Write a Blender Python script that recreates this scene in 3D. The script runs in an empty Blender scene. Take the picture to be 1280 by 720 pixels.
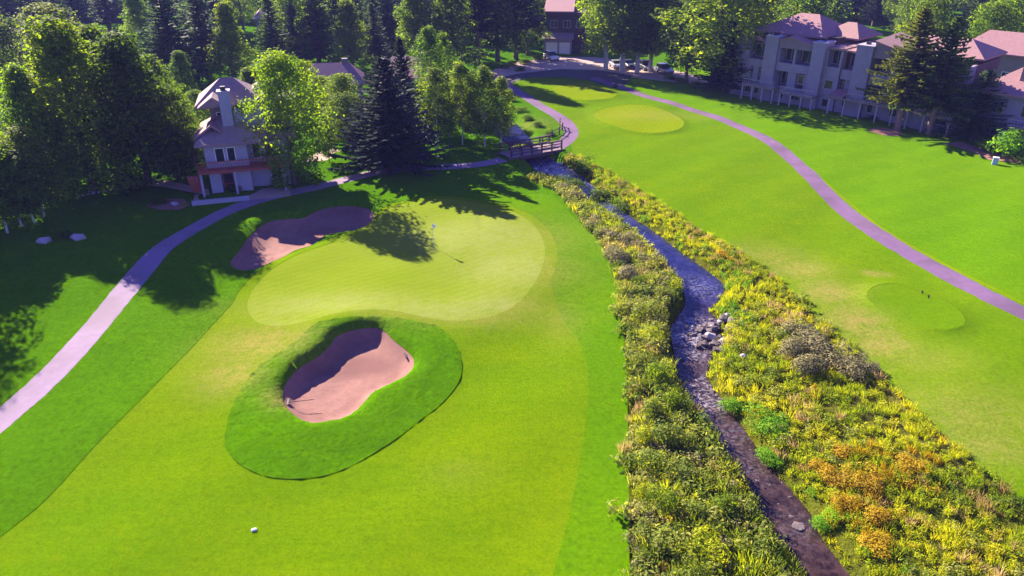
import bpy, bmesh, math, random
import numpy as np
from mathutils import Vector, Matrix, noise as mnoise
from mathutils.geometry import delaunay_2d_cdt

SC = bpy.context.scene
C = SC.collection
R = math.radians
random.seed(7); RNG = np.random.default_rng(7)

# ------------------------------------------------------------------ camera, sky, sun, exposure
FPX, PITCH, CAMH = 914.0, R(27), 27.0
cd = bpy.data.cameras.new('camera'); cam = bpy.data.objects.new('camera', cd); C.objects.link(cam)
cam.location = (0, 0, CAMH); cam.rotation_euler = (R(90) - PITCH, 0, 0)
cd.sensor_width = 36; cd.lens = 36 * FPX / 1280; cd.clip_start = 0.5; cd.clip_end = 6000
SC.camera = cam
SUN_AZ, SUN_EL = R(-39), R(28)
w = bpy.data.worlds.new('World'); SC.world = w; w.use_nodes = True
nt = w.node_tree; bg = nt.nodes['Background']
sky = nt.nodes.new('ShaderNodeTexSky'); sky.sky_type = 'NISHITA'; sky.sun_disc = False
sky.sun_elevation = SUN_EL; sky.sun_rotation = SUN_AZ % (2 * math.pi)
sky.ozone_density = 4.0; sky.air_density = 1.3; sky.dust_density = 0.3
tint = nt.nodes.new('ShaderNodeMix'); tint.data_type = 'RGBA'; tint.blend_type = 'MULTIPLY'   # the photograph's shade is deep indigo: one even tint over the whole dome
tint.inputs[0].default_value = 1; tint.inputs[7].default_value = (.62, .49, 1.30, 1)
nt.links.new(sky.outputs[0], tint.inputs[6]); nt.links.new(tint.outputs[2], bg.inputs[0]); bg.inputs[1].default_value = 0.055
sd = bpy.data.lights.new('sun', 'SUN'); sun = bpy.data.objects.new('sun', sd); C.objects.link(sun)
sd.energy = 5.0; sd.angle = R(0.5); sd.color = (1.0, 0.88, 0.70)
SUNV = Vector((math.sin(SUN_AZ) * math.cos(SUN_EL), math.cos(SUN_AZ) * math.cos(SUN_EL), math.sin(SUN_EL)))
sun.rotation_euler = SUNV.to_track_quat('Z', 'Y').to_euler()
SC.view_settings.view_transform = 'Standard'; SC.view_settings.look = 'None'
SC.view_settings.exposure = 1.92; SC.view_settings.gamma = 1
SC.render.engine = 'CYCLES'
SC.cycles.max_bounces = 8; SC.cycles.diffuse_bounces = 4; SC.cycles.glossy_bounces = 2
SC.cycles.transmission_bounces = 4; SC.cycles.volume_bounces = 0
SC.cycles.volume_step_rate = 4

cs, sn = math.cos(PITCH), math.sin(PITCH)
def G(x, y, z=0.0):
    """where the sight line of a photo point meets the level z"""
    a = (x - 640) / FPX; b = (360 - y) / FPX
    d = (a, cs + b * sn, -sn + b * cs); t = (z - CAMH) / d[2]
    return (d[0] * t, d[1] * t)
def height_to(P, ytop):
    k = (360 - ytop) / FPX
    return CAMH + (k * P[1] * cs - P[1] * sn) / (cs + k * sn)
def px_scale(P):            # photo pixels per metre at a ground point
    return FPX / (P[1] * cs + CAMH * sn)

# ------------------------------------------------------------------ object helpers
def link(name, data, parent=None, mat=None):
    o = bpy.data.objects.new(name, data); C.objects.link(o)
    if mat is not None and data is not None and not data.materials: data.materials.append(mat)
    if parent: o.parent = parent
    return o
def tag(o, label=None, cat=None, group=None, kind=None):
    if label: o['label'] = label
    if cat: o['category'] = cat
    if group: o['group'] = group
    if kind: o['kind'] = kind
    return o
def empty(name, loc, rz=0, label=None, cat=None, group=None):
    o = bpy.data.objects.new(name, None); C.objects.link(o)
    o.location = loc; o.rotation_euler = (0, 0, rz); o.empty_display_size = .3
    return tag(o, label, cat, group)
def copy_tree(o, parent=None):
    c = o.copy(); C.objects.link(c)
    if parent: c.parent = parent
    for ch in list(o.children): copy_tree(ch, c)
    return c

class MB:
    """collects shapes of one part"""
    def __init__(s): s.v = []; s.f = []
    def poly(s, pts, faces):
        n = len(s.v); s.v += [tuple(p) for p in pts]; s.f += [tuple(i + n for i in f) for f in faces]; return s
    def box(s, x0, x1, y0, y1, z0, z1):
        p = [(x0, y0, z0), (x1, y0, z0), (x1, y1, z0), (x0, y1, z0), (x0, y0, z1), (x1, y0, z1), (x1, y1, z1), (x0, y1, z1)]
        return s.poly(p, [(3, 2, 1, 0), (4, 5, 6, 7), (0, 1, 5, 4), (1, 2, 6, 5), (2, 3, 7, 6), (3, 0, 4, 7)])
    def prism(s, prof, y0, y1, axis='y'):
        """profile of (a, z) extruded between y0 and y1"""
        n = len(prof)
        if axis == 'y': p = [(a, y0, z) for a, z in prof] + [(a, y1, z) for a, z in prof]
        else: p = [(y0, a, z) for a, z in prof] + [(y1, a, z) for a, z in prof]
        f = [tuple(range(n)), tuple(range(2 * n - 1, n - 1, -1))] + [(i, i + n, (i + 1) % n + n, (i + 1) % n) for i in range(n)]
        return s.poly(p, f)
    def hip(s, x0, x1, y0, y1, z, rz, rx0, rx1, ry=None, th=.25):
        """hip roof: eaves rectangle at z, ridge from rx0 to rx1 at rz"""
        ry = (y0 + y1) / 2 if ry is None else ry
        p = [(x0, y0, z - th), (x1, y0, z - th), (x1, y1, z - th), (x0, y1, z - th), (x0, y0, z), (x1, y0, z), (x1, y1, z), (x0, y1, z), (rx0, ry, rz), (rx1, ry, rz)]
        return s.poly(p, [(3, 2, 1, 0), (0, 1, 5, 4), (1, 2, 6, 5), (2, 3, 7, 6), (3, 0, 4, 7), (4, 5, 9, 8), (5, 6, 9), (6, 7, 8, 9), (7, 4, 8)])
    def tube(s, pts, rads, n=7):
        pts = [Vector(p) for p in pts]; base = len(s.v); K = len(pts)
        for i, p in enumerate(pts):
            d = (pts[min(i + 1, K - 1)] - pts[max(i - 1, 0)]).normalized()
            a = d.orthogonal().normalized(); b = d.cross(a)
            for k in range(n):
                t = 2 * math.pi * k / n
                s.v.append(tuple(p + (a * math.cos(t) + b * math.sin(t)) * rads[i]))
        for i in range(K - 1):
            for k in range(n):
                s.f.append((base + i * n + k, base + i * n + (k + 1) % n, base + (i + 1) * n + (k + 1) % n, base + (i + 1) * n + k))
        s.f.append(tuple(base + k for k in range(n))[::-1]); s.f.append(tuple(base + (K - 1) * n + k for k in range(n)))
        return s
    def mesh(s, name, mat=None, smooth=False, bevel=0):
        me = bpy.data.meshes.new(name); me.from_pydata(s.v, [], s.f)
        bm = bmesh.new(); bm.from_mesh(me); bmesh.ops.recalc_face_normals(bm, faces=bm.faces)
        if bevel:
            bmesh.ops.bevel(bm, geom=list(bm.edges), offset=bevel, segments=1, affect='EDGES', clamp_overlap=True)
        bm.to_mesh(me); bm.free()
        if smooth: me.polygons.foreach_set('use_smooth', [True] * len(me.polygons))
        if mat: me.materials.append(mat)
        return me
    def build(s, name, mat, parent=None, smooth=False, bevel=0):
        return link(name, s.mesh(name, mat, smooth, bevel), parent)

# ------------------------------------------------------------------ materials
def new_mat(name):
    m = bpy.data.materials.new(name); m.use_nodes = True
    return m, m.node_tree, m.node_tree.nodes['Principled BSDF']
def nd(t, typ, **kw):
    n = t.nodes.new(typ)
    for k, v in kw.items():
        if k.startswith('i_'): n.inputs[k[2:].replace('_', ' ')].default_value = v
        else: setattr(n, k, v)
    return n
def rgb(c): return (c[0], c[1], c[2], 1)
def mix(t, fac, a, b, blend='MIX'):
    n = nd(t, 'ShaderNodeMix', data_type='RGBA', blend_type=blend)
    for sock, val in ((0, fac), (6, a), (7, b)):
        if hasattr(val, 'is_output'): t.links.new(val, n.inputs[sock])
        else: n.inputs[sock].default_value = val if sock == 0 else rgb(val)
    return n.outputs[2]
def noise(t, scale, detail=3, rough=.55, vec=None):
    n = nd(t, 'ShaderNodeTexNoise', i_Scale=scale, i_Detail=detail, i_Roughness=rough)
    if vec is None:
        tc = nd(t, 'ShaderNodeTexCoord'); vec = tc.outputs['Object']
    t.links.new(vec, n.inputs['Vector']); return n.outputs[0]
def remap(t, val, a, b, c=0., d=1.):
    n = nd(t, 'ShaderNodeMapRange', clamp=True)
    t.links.new(val, n.inputs[0])
    for i, q in zip((1, 2, 3, 4), (a, b, c, d)): n.inputs[i].default_value = q
    return n.outputs[0]
def attr(t, name):
    n = nd(t, 'ShaderNodeAttribute', attribute_name=name); return n.outputs['Fac']
def bump(t, b, h, strength, dist):
    n = nd(t, 'ShaderNodeBump', i_Strength=strength, i_Distance=dist)
    t.links.new(h, n.inputs['Height']); t.links.new(n.outputs[0], b.inputs['Normal'])

def grass_mat(name, c1, c2, c3, fine=9., bumpd=.05, bumps=.6, dry=(.36, .25, .09), stripe=None, tuft=.30):
    m, t, b = new_mat(name)
    big = remap(t, noise(t, .055, 3), .35, .65); mid = remap(t, noise(t, .45, 4, .65), .32, .68); fn = noise(t, fine, 3, .7)
    col = mix(t, big, c1, c2)
    col = mix(t, remap(t, mid, 0, 1, 0, .75), col, c3)
    col = mix(t, remap(t, noise(t, 1.7, 4, .75), .42, .68, 0, tuft), col, tuple(q * .55 for q in c1))
    col = mix(t, remap(t, noise(t, .9, 5, .8), .52, .72, 0, .35), col, (c2[0] * 1.35, c2[1] * 1.08, c2[2]))
    tc = nd(t, 'ShaderNodeTexCoord')
    mp = nd(t, 'ShaderNodeMapping'); mp.inputs['Rotation'].default_value = (0, 0, R(35)); mp.inputs['Scale'].default_value = (.35, 3.2, 1)
    t.links.new(tc.outputs['Object'], mp.inputs[0])
    st = noise(t, 1.3, 3, .6, mp.outputs[0])
    col = mix(t, remap(t, st, .3, .7, -.0, .30), col, tuple(q * .62 for q in c1))
    if stripe:
        mp2 = nd(t, 'ShaderNodeMapping'); mp2.inputs['Rotation'].default_value = (0, 0, R(stripe[0]))
        t.links.new(tc.outputs['Object'], mp2.inputs[0])
        wv = nd(t, 'ShaderNodeTexWave', wave_profile='SIN', i_Scale=stripe[1], i_Distortion=.6, i_Detail=1.)
        t.links.new(mp2.outputs[0], wv.inputs[0])
        col = mix(t, remap(t, wv.outputs[1], .3, .7, 0, stripe[2]), col, tuple(min(1, q * 1.45) for q in c2))
    dryf = attr(t, 'dry')
    dn = nd(t, 'ShaderNodeMath', operation='MULTIPLY'); t.links.new(dryf, dn.inputs[0]); t.links.new(remap(t, noise(t, 1.1, 4, .7), .3, .6, .35, 1.15), dn.inputs[1])
    col = mix(t, dn.outputs[0], col, dry)
    col = mix(t, remap(t, fn, .35, .7, .0, .5), col, tuple(q * .45 for q in c1))
    col = mix(t, remap(t, noise(t, 3.2, 3, .6), .5, .68, 0, tuft * .8), col, tuple(q * .4 for q in c1))
    t.links.new(col, b.inputs['Base Color'])
    b.inputs['Roughness'].default_value = .9; b.inputs['Specular IOR Level'].default_value = 0
    bump(t, b, fn, bumps, bumpd)
    return m
def plain(name, c, c2=None, scale=3., rough=.85, bumps=0, bumpd=.02, spec=.3, metal=0, c3=None):
    m, t, b = new_mat(name)
    if c2:
        n1 = noise(t, scale, 5, .65)
        col = mix(t, remap(t, n1, .3, .7), c, c2)
        if c3: col = mix(t, remap(t, noise(t, scale * .13, 3), .45, .62), col, c3)
        t.links.new(col, b.inputs['Base Color'])
        if bumps: bump(t, b, noise(t, scale * 2.5, 4, .7), bumps, bumpd)
    else: b.inputs['Base Color'].default_value = rgb(c)
    b.inputs['Roughness'].default_value = rough; b.inputs['Specular IOR Level'].default_value = spec; b.inputs['Metallic'].default_value = metal
    return m
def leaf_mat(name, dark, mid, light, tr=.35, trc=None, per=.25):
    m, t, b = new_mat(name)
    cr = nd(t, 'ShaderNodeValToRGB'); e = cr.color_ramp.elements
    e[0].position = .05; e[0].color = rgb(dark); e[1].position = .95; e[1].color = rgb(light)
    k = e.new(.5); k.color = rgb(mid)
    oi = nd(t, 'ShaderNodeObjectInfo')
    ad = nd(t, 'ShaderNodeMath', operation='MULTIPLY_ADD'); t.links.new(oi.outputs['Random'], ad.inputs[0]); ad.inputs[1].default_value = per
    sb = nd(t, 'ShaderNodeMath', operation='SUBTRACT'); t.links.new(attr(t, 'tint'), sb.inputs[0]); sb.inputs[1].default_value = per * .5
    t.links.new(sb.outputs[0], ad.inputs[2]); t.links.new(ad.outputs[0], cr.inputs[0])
    t.links.new(cr.outputs[0], b.inputs['Base Color']); b.inputs['Roughness'].default_value = .7; b.inputs['Specular IOR Level'].default_value = .2
    tl = nd(t, 'ShaderNodeBsdfTranslucent')
    tc = mix(t, 1.0, cr.outputs[0], trc or (2.0, 1.85, .6), 'MULTIPLY'); t.links.new(tc, tl.inputs[0])
    ms = nd(t, 'ShaderNodeMixShader'); ms.inputs[0].default_value = tr
    t.links.new(b.outputs[0], ms.inputs[1]); t.links.new(tl.outputs[0], ms.inputs[2])
    t.links.new(ms.outputs[0], t.nodes['Material Output'].inputs[0])
    return m

M = {}
GB = .0012
M['rough'] = grass_mat('rough_grass', (0.078, 0.205, GB), (0.097, 0.233, GB), (0.055, 0.167, GB), 5., .10, .9, tuft=0.6)
M['lawn'] = grass_mat('lawn_grass', (0.112, 0.255, GB), (0.140, 0.265, GB), (0.084, 0.213, GB), 5., .06, .7, stripe=(62, .075, .07))
M['right'] = grass_mat('right_fairway_grass', (0.116, 0.234, GB), (0.158, 0.244, GB), (0.088, 0.198, GB), 5., .06, .7, stripe=(50, .065, .07))
M['fairway'] = grass_mat('fairway_grass', (0.113, 0.231, GB), (0.181, 0.244, GB), (0.102, 0.208, GB), 7., .045, .6, stripe=(80, .07, .06))
M['collar'] = grass_mat('collar_grass', (0.083, 0.220, GB), (0.108, 0.245, GB), (0.055, 0.169, GB), 4., .10, .9, tuft=0.6)
M['green'] = grass_mat('green_grass', (0.186, 0.265, .012), (0.214, 0.276, .020), (0.167, 0.250, .008), 12., .012, .3, dry=(.32, .32, .12), stripe=(55, .42, .10), tuft=0.06)
M['fringe'] = grass_mat('fringe_grass', (.135, .24, GB), (.165, .248, GB), (.112, .22, GB), 8., .03, .4, tuft=.15)
M['apron'] = grass_mat('apron_grass', (0.100, 0.234, GB), (0.126, 0.244, GB), (0.074, 0.203, GB), 5., .07, .8, tuft=0.45)
M['tee'] = grass_mat('tee_grass', (.175, .255, GB), (.20, .262, GB), (.15, .24, GB), 8., .03, .4, stripe=(20, .5, .06), tuft=.1)
M['tee_right'] = grass_mat('right_tee_grass', (.112, .228, GB), (.140, .238, GB), (.098, .21, GB), 8., .03, .5)
M['bank'] = grass_mat('bank_soil', (.10, .12, .010), (.14, .13, .012), (.06, .07, .01), 3., .2, 1.0)
M['bed'] = plain('creek_bed_gravel', (.10, .07, .06), (.22, .16, .13), 2.5, .9, .8, .15)
M['sand'] = plain('bunker_sand', (.245, .128, .105), (.32, .17, .142), 1.6, .95, .5, .05, .1, c3=(.20, .10, .085))
def rake_marks(m):
    t = m.node_tree; b = t.nodes['Principled BSDF']; tc = nd(t, 'ShaderNodeTexCoord')
    mp = nd(t, 'ShaderNodeMapping'); t.links.new(tc.outputs['Object'], mp.inputs[0]); mp.inputs['Location'].default_value = (11.5, -44.5, 0)
    wv = nd(t, 'ShaderNodeTexWave', wave_type='RINGS', rings_direction='Z', i_Scale=2.3, i_Distortion=9., i_Detail=3., i_Detail_Scale=.6); t.links.new(mp.outputs[0], wv.inputs[0])
    src = b.inputs['Base Color'].links[0].from_socket
    c = mix(t, remap(t, wv.outputs[1], .2, .9, 0, .22), src, (.19, .09, .08)); c = mix(t, remap(t, noise(t, 9, 3, .8), .5, .75, 0, .45), c, (.18, .085, .075)); t.links.new(c, b.inputs['Base Color'])
    ad = nd(t, 'ShaderNodeMath', operation='ADD'); t.links.new(wv.outputs[1], ad.inputs[0]); t.links.new(noise(t, 6, 4, .8), ad.inputs[1])
    bump(t, b, ad.outputs[0], .35, .03)
rake_marks(M['sand'])
M['path'] = plain('path_concrete', (.235, .165, .24), (.285, .20, .29), 1.5, .9, .4, .01, .2, c3=(.21, .15, .205))
M['asphalt_path'] = plain('path_asphalt', (.145, .082, .16), (.185, .105, .20), 1.8, .9, .3, .01, .2, c3=(.125, .075, .13))
M['road'] = plain('road_asphalt', (.05, .05, .055), (.075, .07, .08), 1.2, .9, .3, .01, .2)
M['paving'] = plain('pink_paving', (.40, .28, .24), (.48, .34, .30), .8, .9, .3, .01, .2)
M['mulch'] = plain('bark_mulch', (.25, .12, .09), (.36, .19, .15), 5, .95, .9, .06, .1)
M['stucco'] = plain('pale_stucco', (.27, .23, .295), (.33, .28, .35), 1.2, .9, .2, .01)
M['stucco2'] = plain('tan_stucco', (.22, .17, .17), (.27, .21, .21), 1.2, .9, .2, .01)
M['house_wall'] = plain('pale_house_siding', (.34, .33, .40), (.41, .395, .47), 1.2, .9, .2, .01)
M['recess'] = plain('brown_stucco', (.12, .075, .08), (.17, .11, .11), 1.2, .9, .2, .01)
M['white'] = plain('white_paint', (.72, .70, .68), (.80, .78, .76), 3, .6)
M['trim'] = plain('pale_trim', (.36, .32, .36), (.43, .38, .43), 2, .7)
M['tile'] = plain('brown_roof_tile', (.27, .155, .14), (.37, .22, .20), 3.5, .85, .6, .05)
M['tile2'] = plain('pink_roof_tile', (.27, .145, .15), (.36, .20, .205), 3.0, .85, .6, .05)
M['shake'] = plain('grey_roof_shake', (.25, .165, .17), (.34, .23, .23), 3.0, .85, .6, .05)
M['redwood'] = plain('reddish_wood', (.30, .07, .055), (.40, .11, .08), 4, .8, .3, .01)
M['wood'] = plain('dark_timber', (.085, .045, .05), (.14, .075, .075), 4, .8, .4, .01)
M['deckwood'] = plain('grey_deck_timber', (.22, .16, .17), (.32, .24, .24), 4, .8, .4, .01)
M['glass'] = plain('window_glass', (.02, .025, .03), rough=.08, spec=.6)
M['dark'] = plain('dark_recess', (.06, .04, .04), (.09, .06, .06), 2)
M['metal'] = plain('dark_metal', (.03, .03, .035), rough=.5)
M['rock'] = plain('creek_rock', (.065, .05, .058), (.21, .165, .17), 1.7, .85, .8, .06)
M['rock2'] = plain('pale_boulder', (.30, .27, .30), (.44, .39, .42), 1.3, .85, .8, .06)
M['bark'] = plain('brown_bark', (.11, .075, .06), (.19, .14, .11), 4, .95, .9, .05)
M['bark_red'] = plain('reddish_bark', (.20, .12, .10), (.30, .19, .16), 4, .95, .9, .05)
M['bark_pale'] = plain('pale_aspen_bark', (.42, .40, .37), (.58, .55, .50), 3, .9, .4, .02)
M['paint_silver'] = plain('silver_car_paint', (.28, .29, .33), rough=.25, spec=.6)
M['paint_white'] = plain('white_car_paint', (.75, .75, .77), rough=.25, spec=.6)
M['paint_dark'] = plain('dark_car_paint', (.05, .06, .09), rough=.25, spec=.6)
M['tyre'] = plain('black_rubber', (.02, .02, .02), rough=.8)
M['flag'] = plain('white_flag_cloth', (.8, .8, .8), rough=.8)
M['util'] = plain('blue_grey_cabinet', (.33, .45, .55), (.38, .5, .6), 2, .6)
# leaves
M['leaf_broad'] = leaf_mat('broad_leaf', (.046, .105, .006), (.115, .20, .008), (.22, .285, .012), .65)
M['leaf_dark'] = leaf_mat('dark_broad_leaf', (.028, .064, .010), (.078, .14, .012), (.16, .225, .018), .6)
M['leaf_bright'] = leaf_mat('bright_leaf', (.055, .13, .005), (.12, .22, .006), (.20, .29, .010), .6)
M['leaf_aspen'] = leaf_mat('aspen_leaf', (.058, .125, .008), (.13, .205, .010), (.23, .29, .015), .6)
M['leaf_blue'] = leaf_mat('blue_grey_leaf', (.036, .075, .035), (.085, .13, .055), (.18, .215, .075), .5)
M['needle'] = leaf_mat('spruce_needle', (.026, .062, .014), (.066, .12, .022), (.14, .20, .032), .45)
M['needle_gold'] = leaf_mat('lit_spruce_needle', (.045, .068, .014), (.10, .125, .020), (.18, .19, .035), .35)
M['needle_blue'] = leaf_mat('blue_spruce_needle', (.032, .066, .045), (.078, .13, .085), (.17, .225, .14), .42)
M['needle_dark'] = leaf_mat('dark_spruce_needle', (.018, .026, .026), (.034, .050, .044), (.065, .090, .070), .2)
M['leaf_pink'] = leaf_mat('pink_leaf', (.10, .06, .06), (.22, .13, .12), (.38, .26, .24), .4, (1, .8, .8))
M['plant_yellow'] = leaf_mat('meadow_grass_blade', (.15, .245, .006), (.33, .40, .008), (.56, .52, .02), .55, (1.5, 1.4, .5), 0)
M['plant_green'] = leaf_mat('willow_leaf', (.055, .115, .012), (.16, .22, .020), (.36, .36, .10), .48, None, .2)
M['plant_bright'] = leaf_mat('fresh_green_leaf', (.06, .19, .006), (.14, .32, .008), (.25, .40, .012), .5, None, .15)
M['plant_gold'] = leaf_mat('golden_willow_leaf', (.26, .22, .008), (.52, .36, .012), (.70, .47, .03), .5, (1, .85, .4), .15)
M['plant_grey'] = leaf_mat('grey_sage_leaf', (.12, .125, .04), (.245, .22, .095), (.44, .37, .19), .4, (1, 1, .8), .2)
M['plant_straw'] = leaf_mat('straw_stem', (.30, .22, .07), (.50, .38, .15), (.68, .52, .27), .45, (1, .9, .7), 0)

# ------------------------------------------------------------------ the lie of the land
def smooth_closed(pts, n=6):
    out = []; K = len(pts)
    for i in range(K):
        p0, p1, p2, p3 = (np.array(pts[(i + j) % K], float) for j in (-1, 0, 1, 2))
        for k in range(n):
            t = k / n
            out.append(.5 * (2 * p1 + (p2 - p0) * t + (2 * p0 - 5 * p1 + 4 * p2 - p3) * t * t + (3 * p1 - p0 - 3 * p2 + p3) * t ** 3))
    return np.array(out)
def smooth_open(pts, n=8):
    pts = [np.array(p, float) for p in pts]; out = []; K = len(pts)
    for i in range(K - 1):
        p0, p1, p2, p3 = pts[max(i - 1, 0)], pts[i], pts[i + 1], pts[min(i + 2, K - 1)]
        for k in range(n):
            t = k / n
            out.append(.5 * (2 * p1 + (p2 - p0) * t + (2 * p0 - 5 * p1 + 4 * p2 - p3) * t * t + (3 * p1 - p0 - 3 * p2 + p3) * t ** 3))
    out.append(pts[-1]); return np.array(out)
def ribbon(center, width, wob=.06):
    c = np.array(center); d = np.gradient(c, axis=0); d /= np.linalg.norm(d, axis=1)[:, None]
    nrm = np.stack([-d[:, 1], d[:, 0]], 1)
    w_ = (width / 2 + RNG.normal(0, wob, len(c)))[:, None]
    return np.vstack([c + nrm * w_, (c - nrm * w_)[::-1]])
def inside(poly, P):
    x, y = P[:, 0], P[:, 1]; res = np.zeros(len(P), bool); K = len(poly)
    for i in range(K):
        x0, y0 = poly[i - 1]; x1, y1 = poly[i]
        if y0 == y1: continue
        c = ((y0 > y) != (y1 > y)) & (x < (x1 - x0) * (y - y0) / (y1 - y0) + x0)
        res ^= c
    return res
def dist_poly(poly, P, closed=True):
    best = np.full(len(P), 1e9); K = len(poly)
    for i in range(0 if closed else 1, K):
        a = poly[i - 1]; b = poly[i]; ab = b - a; L = ab @ ab + 1e-12
        t = np.clip(((P - a) @ ab) / L, 0, 1)
        q = P - a - t[:, None] * ab
        best = np.minimum(best, (q * q).sum(1))
    return np.sqrt(best)
def sdist(poly, P):
    lo = poly.min(0) - 12; hi = poly.max(0) + 12
    m = ((P > lo) & (P < hi)).all(1)
    d = np.full(len(P), 50.); q = P[m]
    if len(q):
        dd = dist_poly(poly, q); dd[inside(poly, q)] *= -1; d[m] = dd
    return d
def sstep(a, b, x):
    t = np.clip((x - a) / (b - a), 0, 1); return t * t * (3 - 2 * t)
def gp(pts, z=0): return [G(x, y, z) for x, y in pts]

z3 = lambda pts: [(260 + X / 2.88, 370 + Y / 2.88) for X, Y in pts]
z2 = lambda pts: [(260 + X / 4, 220 + Y / 4) for X, Y in pts]
FBUNK = smooth_closed(gp(z3([(275, 400), (285, 345), (330, 292), (400, 250), (440, 215), (470, 182), (530, 160), (600, 152), (640, 165), (670, 195), (720, 235), (743, 265), (735, 300), (690, 335), (640, 355), (590, 385), (555, 425), (510, 460), (450, 480), (390, 488), (345, 480), (300, 445)]), -.7))
COLLAR = smooth_closed(gp(z3([(62, 540), (75, 450), (105, 380), (150, 310), (205, 255), (290, 205), (365, 145), (440, 105), (520, 85), (620, 75), (700, 90), (800, 115), (860, 150), (900, 200), (915, 260), (900, 320), (840, 390), (760, 450), (680, 510), (600, 560), (500, 615), (400, 650), (300, 662), (200, 655), (120, 620), (80, 580)])))
BBUNK = smooth_closed(gp(z2([(115, 430), (150, 390), (200, 330), (260, 280), (320, 250), (420, 235), (480, 228), (530, 200), (600, 175), (700, 163), (770, 170), (820, 192), (832, 225), (800, 265), (740, 288), (650, 300), (590, 312), (560, 335), (520, 365), (440, 390), (380, 425), (320, 450), (240, 480), (170, 482), (125, 460)]), -.3))
GREEN = smooth_closed(gp([(309, 378), (314, 396), (332, 408), (370, 410), (410, 404), (450, 398), (490, 397), (540, 404), (580, 405), (620, 397), (650, 380), (671, 354), (681, 325), (677, 300), (662, 280), (637, 266), (605, 257), (570, 252), (530, 254), (495, 262), (465, 280), (445, 295), (400, 312), (368, 324), (338, 342), (318, 360)]))
cen = GREEN.mean(0)
FRINGE = np.array([p + (p - cen) / np.linalg.norm(p - cen) * 1.1 for p in GREEN])
FAIRWAY = np.vstack([smooth_open(gp([(-160, 800), (0, 672), (60, 623), (125, 555), (180, 500), (230, 445), (265, 405), (305, 365), (340, 341), (400, 317), (447, 294)])),
                     smooth_open(gp([(560, 300), (665, 300), (684, 345), (700, 395), (722, 425), (734, 460), (735, 500), (727, 560), (712, 640), (690, 720), (670, 800)]))])
LPATH_C = smooth_open(gp([(-110, 620), (-50, 566), (0, 524), (40, 491), (80, 454), (118, 412), (150, 371), (180, 335), (205, 308), (240, 286), (285, 264), (340, 246), (400, 233), (450, 222), (500, 213), (560, 207), (600, 204), (629, 199)]))
BR0, BR1 = np.array(G(632, 196)), np.array(G(694, 185))
UPATH_C = smooth_open(gp([(696, 184), (709, 175), (714, 165), (706, 153), (686, 140), (664, 126), (645, 113), (628, 102), (616, 92)]))
RPATH_C = smooth_open(gp([(740, 97), (768, 106), (800, 117), (850, 131), (905, 150), (960, 177), (1000, 208), (1035, 244), (1065, 271), (1110, 301), (1170, 334), (1230, 367), (1290, 396), (1380, 440)]))
LPATH, UPATH, RPATH = ribbon(LPATH_C, 2.0, .022), ribbon(UPATH_C, 2.1, .04), ribbon(RPATH_C, 2.05, .04)
VERGE = ribbon(smooth_open(gp([(985, 190), (1020, 219), (1060, 252), (1098, 284), (1170, 324), (1230, 355), (1290, 384)])), .3, .03)
CL = [(600, 150), (625, 172), (645, 190), (672, 214), (690, 227), (720, 240), (745, 262), (775, 280), (800, 297), (817, 316), (838, 340), (853, 362), (856, 382), (846, 398), (838, 412), (842, 440), (848, 470), (862, 505), (885, 530), (905, 560), (922, 590), (942, 625), (962, 655), (985, 690), (1005, 720), (1040, 780)]
CR = [(640, 150), (655, 165), (675, 185), (700, 206), (722, 216), (740, 232), (760, 250), (790, 272), (820, 292), (850, 315), (882, 338), (905, 358), (898, 375), (888, 390), (900, 405), (897, 425), (890, 445), (884, 470), (897, 495), (915, 518), (935, 545), (955, 575), (985, 610), (1010, 640), (1024, 670), (1042, 695), (1062, 720), (1110, 780)]
CREEK = np.vstack([smooth_open(gp(CL, -.75), 5), smooth_open(gp(CR, -.75), 5)[::-1]])
RIPL = np.vstack([smooth_open(gp([(655, 222), (690, 237), (720, 267), (745, 299), (762, 330), (772, 370), (778, 410), (783, 460), (785, 520), (786, 600), (787, 720), (788, 790)])), smooth_open(gp(CL[4:], -.75), 4)[::-1]])
RIPR = np.vstack([smooth_open(gp(CR[3:], -.75), 4), RIPR_B := smooth_open(gp([(1420, 740), (1340, 685), (1290, 642), (1250, 610), (1200, 567), (1150, 520), (1110, 477), (1070, 440), (1030, 405), (1000, 372), (960, 338), (920, 312), (880, 290), (830, 258), (780, 225), (740, 203), (716, 192)]))])
TEES = [smooth_closed(gp(q), 5) for q in ([(742, 146), (752, 137), (780, 132), (810, 133), (838, 142), (854, 153), (850, 162), (825, 167), (790, 165), (760, 157)],
        [(690, 114), (700, 108), (730, 105), (755, 110), (770, 118), (765, 124), (740, 127), (712, 124)],
        [(1083, 370), (1094, 359), (1118, 355), (1150, 364), (1190, 384), (1204, 401), (1200, 412), (1175, 416), (1140, 408), (1108, 395), (1090, 382)])]
RIGHTF = np.vstack([np.array(gp([(716, 190), (712, 172), (716, 163), (700, 147), (640, 104), (650, 95), (740, 101)])), RPATH_C[4:], np.array(gp([(1700, 760)])), RIPR_B])
PARK = np.array(gp([(612, 90), (640, 79), (690, 72), (745, 71), (790, 78), (850, 90), (900, 101), (890, 107), (830, 103), (790, 98), (740, 90), (700, 90), (650, 96), (618, 103)]))
ROAD = np.array(gp([(616, 98), (650, 91), (700, 86), (745, 88), (790, 96), (780, 108), (762, 108), (735, 100), (700, 95), (655, 98), (624, 110)]))
FBC, BBC = FBUNK.mean(0), BBUNK.mean(0)
SUN2 = np.array([SUNV.x, SUNV.y]); SUN2 /= np.linalg.norm(SUN2)

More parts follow.
